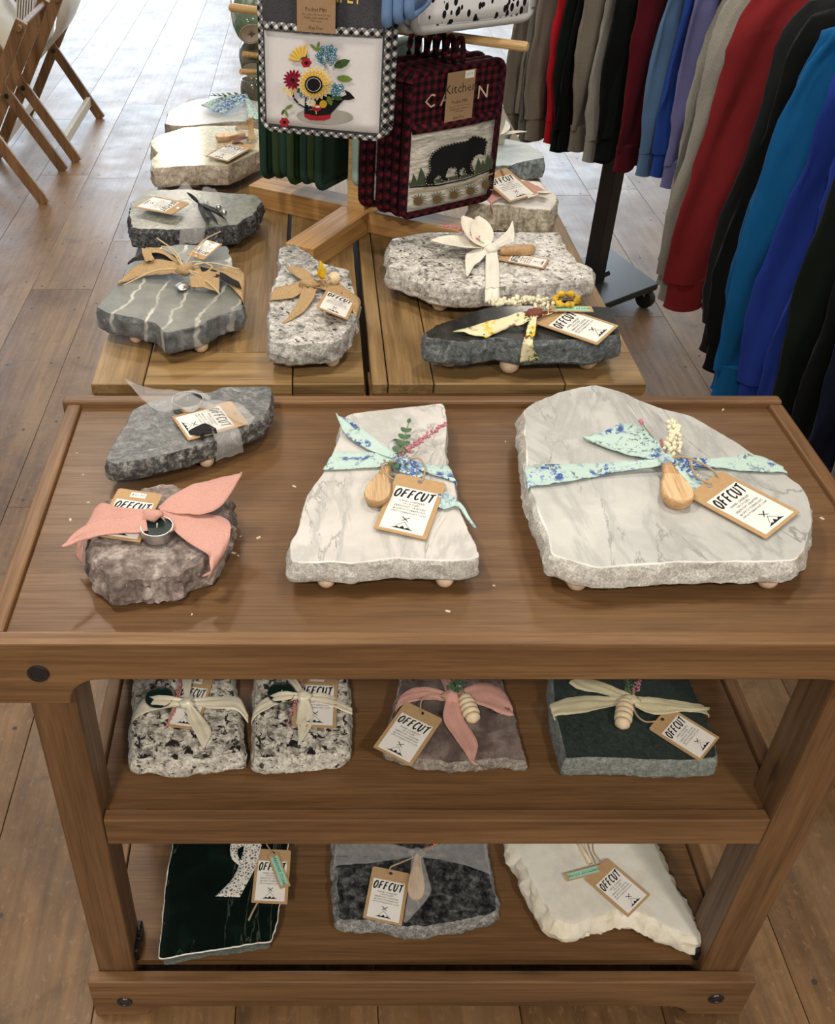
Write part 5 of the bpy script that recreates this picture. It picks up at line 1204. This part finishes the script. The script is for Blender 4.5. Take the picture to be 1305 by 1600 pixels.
def loft(rows): 
    mb = MB(); n = len(rows[0])
    for r_ in rows: mb.v += [tuple(p) for p in r_]
    for i in range(len(rows)-1):
        for k in range(n):
            mb.f.append((i*n+k, i*n+(k+1) % n, (i+1)*n+(k+1) % n, (i+1)*n+k)); mb.m.append(0)
    for base, rev in ((0, True), ((len(rows)-1)*n, False)):
        f = tuple(range(base, base+n)); mb.f.append(f[::-1] if rev else f); mb.m.append(0)
    return mb
def sweatshirt(label, key, loc, ang, group, seed, zipped=False, lift=0, reach=0):
    """hanging long-sleeved sweatshirt: local x across (the aisle side is -x), y along the rail, z up; origin under its middle at hem height"""
    random.seed(seed); m = SM[key]; t = thing('sweatshirt', label, 'sweatshirt', loc, ang, group); t.scale = (1, 1, 1.15)
    n = 40; ph = random.random()*6; rows = []
    for j in range(15):
        z = .05+.63*j/14; f = j/14
        hw = .235+.012*math.sin(f*3+ph)-(0 if f < .8 else (f-.8)*.28); th = .013+.005*(1-f)
        row = []
        for k in range(n):
            a = 2*math.pi*k/n; x = hw*math.copysign(abs(math.cos(a))**.7, math.cos(a)); y = th*math.copysign(abs(math.sin(a))**.8, math.sin(a))
            y += (1-f)*.010*math.sin(x*34+ph+f*2)+.003*math.sin(x*80+ph*2)+.008*fr((x*1.6, 0, z*.7), 9, seed)
            zz = z-(.06*max(0, abs(x)-.07) if j == 14 else 0)*2
            row.append((x, y, zz))
        rows.append(row)
    loft(rows).build('body', m, t, smooth=True, sharp=60, world=False)
    hem = []
    for j in range(5):
        z = -.012+.066*j/4; row = []
        for k in range(n):
            a = 2*math.pi*k/n; x = (.222+.004*math.sin(j*1.6))*math.copysign(abs(math.cos(a))**.7, math.cos(a)); y = .016*math.sin(a)+.010*math.sin(x*34+ph)+.0016*math.sin(k*9)
            row.append((x, y, z))
        hem.append(row)
    loft(hem).build('waistband', m, t, smooth=True, sharp=60, world=False)
    for sg in (-1, 1):
        sw = random.uniform(-.012, .012); el = random.uniform(.0, .022)
        ctr = catmull([(sg*.175, 0, .655), (sg*.222, -.004, .57), (sg*(.240+el*.5+reach*.3), -.010+sw, .40), (sg*(.252+el+reach*.6), -.013+sw, .21), (sg*(.252+el*.4+reach), -.012+sw, .05)], 26)
        ws = [.085, .092, .09, .082, .076, .07, .066, .062, .058]; rows = []
        for j, p in enumerate(ctr):
            f = j/26; w_ = .092*(1-f)+.056*f+.006*math.sin(f*9+ph); tk = .016+.004*math.sin(f*7+ph)
            row = []
            for k in range(32):
                a = 2*math.pi*k/32; dx = w_*math.cos(a); dy = tk*math.sin(a)+.005*math.sin(dx*70+f*5+ph)
                wr = fr((dx*2.2, math.sin(a)*.05, p.z*.8), 13, seed+sg); dy += .007*wr; dx *= 1+.10*fr((p.z, a*.05, 0), 16, seed+3)
                row.append((p.x+dx, p.y+dy, p.z+dx*sg*-.25*(1-f)))
            rows.append(row)
        rows.reverse(); s = loft(rows).build('sleeve', m, t, smooth=True, sharp=60, world=False)
        e_ = ctr[-1]; cr = []
        for j in range(6):
            f = j/5; w_ = (.047 if 0 < j < 5 else .050); row = []
            for k in range(24):
                a = 2*math.pi*k/24; row.append((e_.x-sg*.004*(1-f)+w_*math.cos(a), e_.y+.018*math.sin(a)+.0014*math.sin(k*math.pi), e_.z-.062+.070*f+.004*math.cos(a*2)))
            cr.append(row)
        c_ = loft(cr).build('cuff', m, s, smooth=True, sharp=60, world=False)
    col = [(.075*math.cos(a), .03*math.sin(a), .675+.02*abs(math.sin(a/2))) for a in [i*2*math.pi/20 for i in range(21)]]
    MB().tube(col, .013, 8, cap=False).build('collar', m, t, smooth=True, world=False)
    hk = catmull([(0, 0, .67), (0, 0, .735), (.018, 0, .765), (.0, 0, .789), (-.018, 0, .77)], 16)
    h = MB().tube(hk, .002, 6).tube([(-.19, 0, .635), (0, 0, .69), (.19, 0, .635)], .006, 8)
    h.build('hanger', HANG, t, smooth=True, world=False)
    return t
def rack(label, p, q, z, uprights, plate=None, rz=0):
    c = (Vector(p)+Vector(q))/2; t = thing('clothes_rack', label, 'clothes rack', (c.x, c.y, 0))
    MB().tube([(p[0], p[1], z), (q[0], q[1], z)], .014, 14).build('hanging_rail', BLACKM, t, smooth=True, sharp=60)
    for (x, y) in uprights:
        m = MB().box((x-.028, y-.028, .09), (x+.028, y+.028, z), rot=Matrix.Rotation(rz, 3, 'Z'), at=(x, y, 0)).build('upright', BLACKM, t, bevel=.003)
    return t
# back rack, turned about 50 degrees
ra, rb = Vector((.885, 3.68, 0)), Vector((1.36, 3.10, 0)); dirr = (rb-ra).normalized(); angb = math.atan2(dirr.y, dirr.x)+math.pi/2
rk = rack('black floor rack holding the farther row of sweatshirts', ra-dirr*.1, rb+dirr*.15, 1.478, [(1.02, 3.36)], rz=.66)
quad = [P(1030, 440, .10), P(880, 497, .10), P(800, 435, .10), P(955, 385, .10)]
MB().prism([(q_.x, q_.y, .068) for q_ in quad][::-1] if sum(a_.x*b_.y-b_.x*a_.y for a_, b_ in zip(quad, quad[1:]+quad[:1])) < 0 else [(q_.x, q_.y, .068) for q_ in quad], (0, 0, .024)).build('base_plate', plain('rack_plate', (.018, .021, .024), .28, .5), rk, bevel=.003)
for q_ in quad:
    ins = q_.lerp(sum(quad, Vector((0, 0, 0)))/4, .14)
    w_ = MB().lathe([(.004, -.014), (.033, -.014), (.035, -.008), (.035, .008), (.033, .014), (.004, .014)], (ins.x, ins.y, .035), (.8, .6, 0), 22).build('caster', BLACKM, rk, smooth=True, sharp=40)
    MB().box((ins.x-.012, ins.y-.012, .045), (ins.x+.012, ins.y+.012, .07)).build('caster_bracket', STEEL, w_)
MB().tube([P(905, 443, .094)+Vector((0, 0, .004)), P(945, 428, .10)], .005, 8).tube([P(936, 434, .10), P(952, 426, .115)], .009, 8).build('adjusting_screw', BLACKM, rk)
back = ['taupe', 'taupe', 'mid', 'taupe', 'red', 'forest', 'black', 'taupe', 'grey', 'black', 'forest', 'maroon', 'sky', 'royal', 'peri', 'peri2']
names = {'taupe': 'taupe heather', 'mid': 'mid grey', 'grey': 'light grey heather', 'red': 'bright red', 'forest': 'very dark green', 'black': 'black', 'maroon': 'maroon', 'sky': 'dusty blue', 'royal': 'royal blue', 'peri': 'lavender-blue', 'peri2': 'deep lavender-blue', 'crimson': 'crimson red', 'char': 'charcoal', 'teal': 'bright teal-blue', 'cobalt': 'cobalt blue', 'navy': 'navy'}
seen = {}; BT = [0, .05, .10, .155, .21, .265, .32, .39, .44, .49, .54, .62, .72, .78, .86, .94]
ORD = ['first', 'second', 'third', 'fourth', 'fifth', 'sixth']
def lab(key, row, tot):
    seen[(row, key)] = seen.get((row, key), 0)+1; k = seen[(row, key)]
    return ('%s sweatshirt on the %s rack' % (names[key], row)) if tot == 1 else ('%s of the %s sweatshirts on the %s rack counted from the far end' % (ORD[k-1], names[key], row))
for i, key in enumerate(back):
    p = ra.lerp(rb, BT[i]); sweatshirt(lab(key, 'farther', back.count(key)), key, (p.x, p.y, .585+.012*math.sin(i*2.1)), angb+.05*math.sin(i*1.7), 'sweatshirts on the farther rack', 200+i)
# front rack, along the aisle
fx = 1.215
rk = rack('black floor rack holding the nearer row of sweatshirts beside the cart', (fx, 1.12, 0), (fx, 2.66, 0), 1.398, [(fx+.03, 1.16), (fx+.05, 2.2)])
for y in (1.16, 2.2): MB().box((fx-.15, y-.2, .06), (fx+.25, y+.2, .085)).build('base_plate', MATS['rack_plate'], rk, bevel=.003)
for y in (1.16, 2.2):
    for sx_, sy_ in ((-.12, -.17), (.22, -.17), (-.12, .17), (.22, .17)):
        MB().lathe([(.004, -.012), (.028, -.012), (.03, 0), (.028, .012), (.004, .012)], (fx+sx_, y+sy_, .03), (1, 0, 0), 18).build('caster', BLACKM, rk, smooth=True, sharp=40)
front = [('grey', 2.49), ('mid', 2.45), ('grey', 2.41), ('crimson', 2.345), ('char', 2.10), ('black', 2.035), ('teal', 1.965), ('teal', 1.91), ('cobalt', 1.835), ('cobalt', 1.775), ('forest', 1.705), ('black', 1.63), ('navy', 1.55), ('mid', 1.445), ('mid', 1.38), ('char', 1.315), ('black', 1.25), ('char', 1.185)]
keys = [k for k, _ in front]
for i, (key, y) in enumerate(front):
    sweatshirt(lab(key, 'nearer', keys.count(key)), key, (fx+.012*math.sin(i*2.3)+(.03 if y < 1.5 else 0)-(.03 if key == 'teal' else 0), y, .505+.01*math.sin(i*1.9)), (.022*math.sin(i*1.3)+.02), 'sweatshirts on the nearer rack', 300+i, reach=.02*(key == 'crimson'))
# ================================================================ folding wooden print racks at the left
OAKX = wood('folding_rack_wood', (.15, .075, .032), (.255, .14, .065), (.36, .215, .11), 2, .45)
def folding_rack(label, yn, yf, xr, xl, pale, name='folding_rack'):
    """two crossed pairs of legs joined by rails, with a cloth sling between the upper arms"""
    t = thing(name, label, 'folding rack', ((xl+xr)/2, (yn+yf)/2, 0)); hz = .74
    for y in (yn, yf):
        for a, b in (((xl, 0), (xr+.02, hz)), ((xr, 0), (xl-.02, hz))):
            off = .012 if a[0] == xl else -.012
            MB().bar((a[0], y+off, .0), (b[0], y+off, b[1]), .022, .048, Vector((0, 1, 0))).build('leg', OAKX, t, origin=(a[0], y, 0), bevel=.003)
        c = Vector(((xl+xr)/2, y-.026, .345)); MB().lathe([(0.001, 0), (.011, 0), (.011, .004), (.001, .006)], c, (0, -1, 0), 14).build('pivot_bolt', BLACKM, t, smooth=True, sharp=40)
    for x, z in (((xr-.055, .09), (xl+.055, .09)) if pale else ((xl+.055, .09),)):
        MB().box((x-.012, yn, z-.024), (x+.012, yf, z+.024)).build('stretcher', plain('pale_rail', (.60, .54, .42), .5) if pale else OAKX, t, bevel=.003)
    for x in (xr+.012, xl-.012): MB().tube([(x, yn-.03, hz-.02), (x, yf+.03, hz-.02)], .012, 10).build('top_rail', OAKX, t, smooth=True, sharp=60)
    if not pale: return t
    m = MB(); rows = []
    for i in range(13):
        f = i/12; x = xl-.012+(xr-xl+.024)*f; zz = hz-.02-.30*math.sin(math.pi*f)**.6
        rows.append((x, zz))
    vs = [(x, y, z) for x, z in rows for y in (yn+.04, yf-.04)]
    o = m.add(vs, [(2*i, 2*i+1, 2*i+3, 2*i+2) for i in range(12)]).build('sling', fabric('canvas_sling_'+str(int(yn*10)), (.62, .58, .50), .9), t, smooth=True)
    so = o.modifiers.new('cloth', 'SOLIDIFY'); so.thickness = .003
    return t
folding_rack('folding wooden print rack with crossed legs, farther of the two at left', 4.93, 5.63, -1.14, -1.55, True)
folding_rack('folding wooden print rack with crossed legs, nearer of the two at left', 4.37, 4.80, -1.18, -1.60, False)
WPR = plain('white_print_board', (.86, .86, .85), .6); BPR = plain('black_print_sleeve', (.02, .02, .022), .3)
for i in range(7):
    x = -1.40+.012*i; o = MB().box((x, 5.0, .43), (x+.006, 5.56, .80), rot=Matrix.Rotation(R(14), 3, 'Y'), at=(x, 5, .43)).build('print_board', WPR)
    setp(o, 'large white print board standing in the farther folding rack', 'print', 'white print boards in the farther rack')
for i in range(6):
    x = -1.50+.016*i; o = MB().box((x, 4.42, .43), (x+.006, 4.75, .60+.01*(i % 2)), rot=Matrix.Rotation(R(-20), 3, 'Y'), at=(x, 4.42, .43)).build('print_sleeve', BPR)
    setp(o, 'black sleeved print standing in the nearer folding rack', 'print', 'black sleeved prints in the nearer rack')
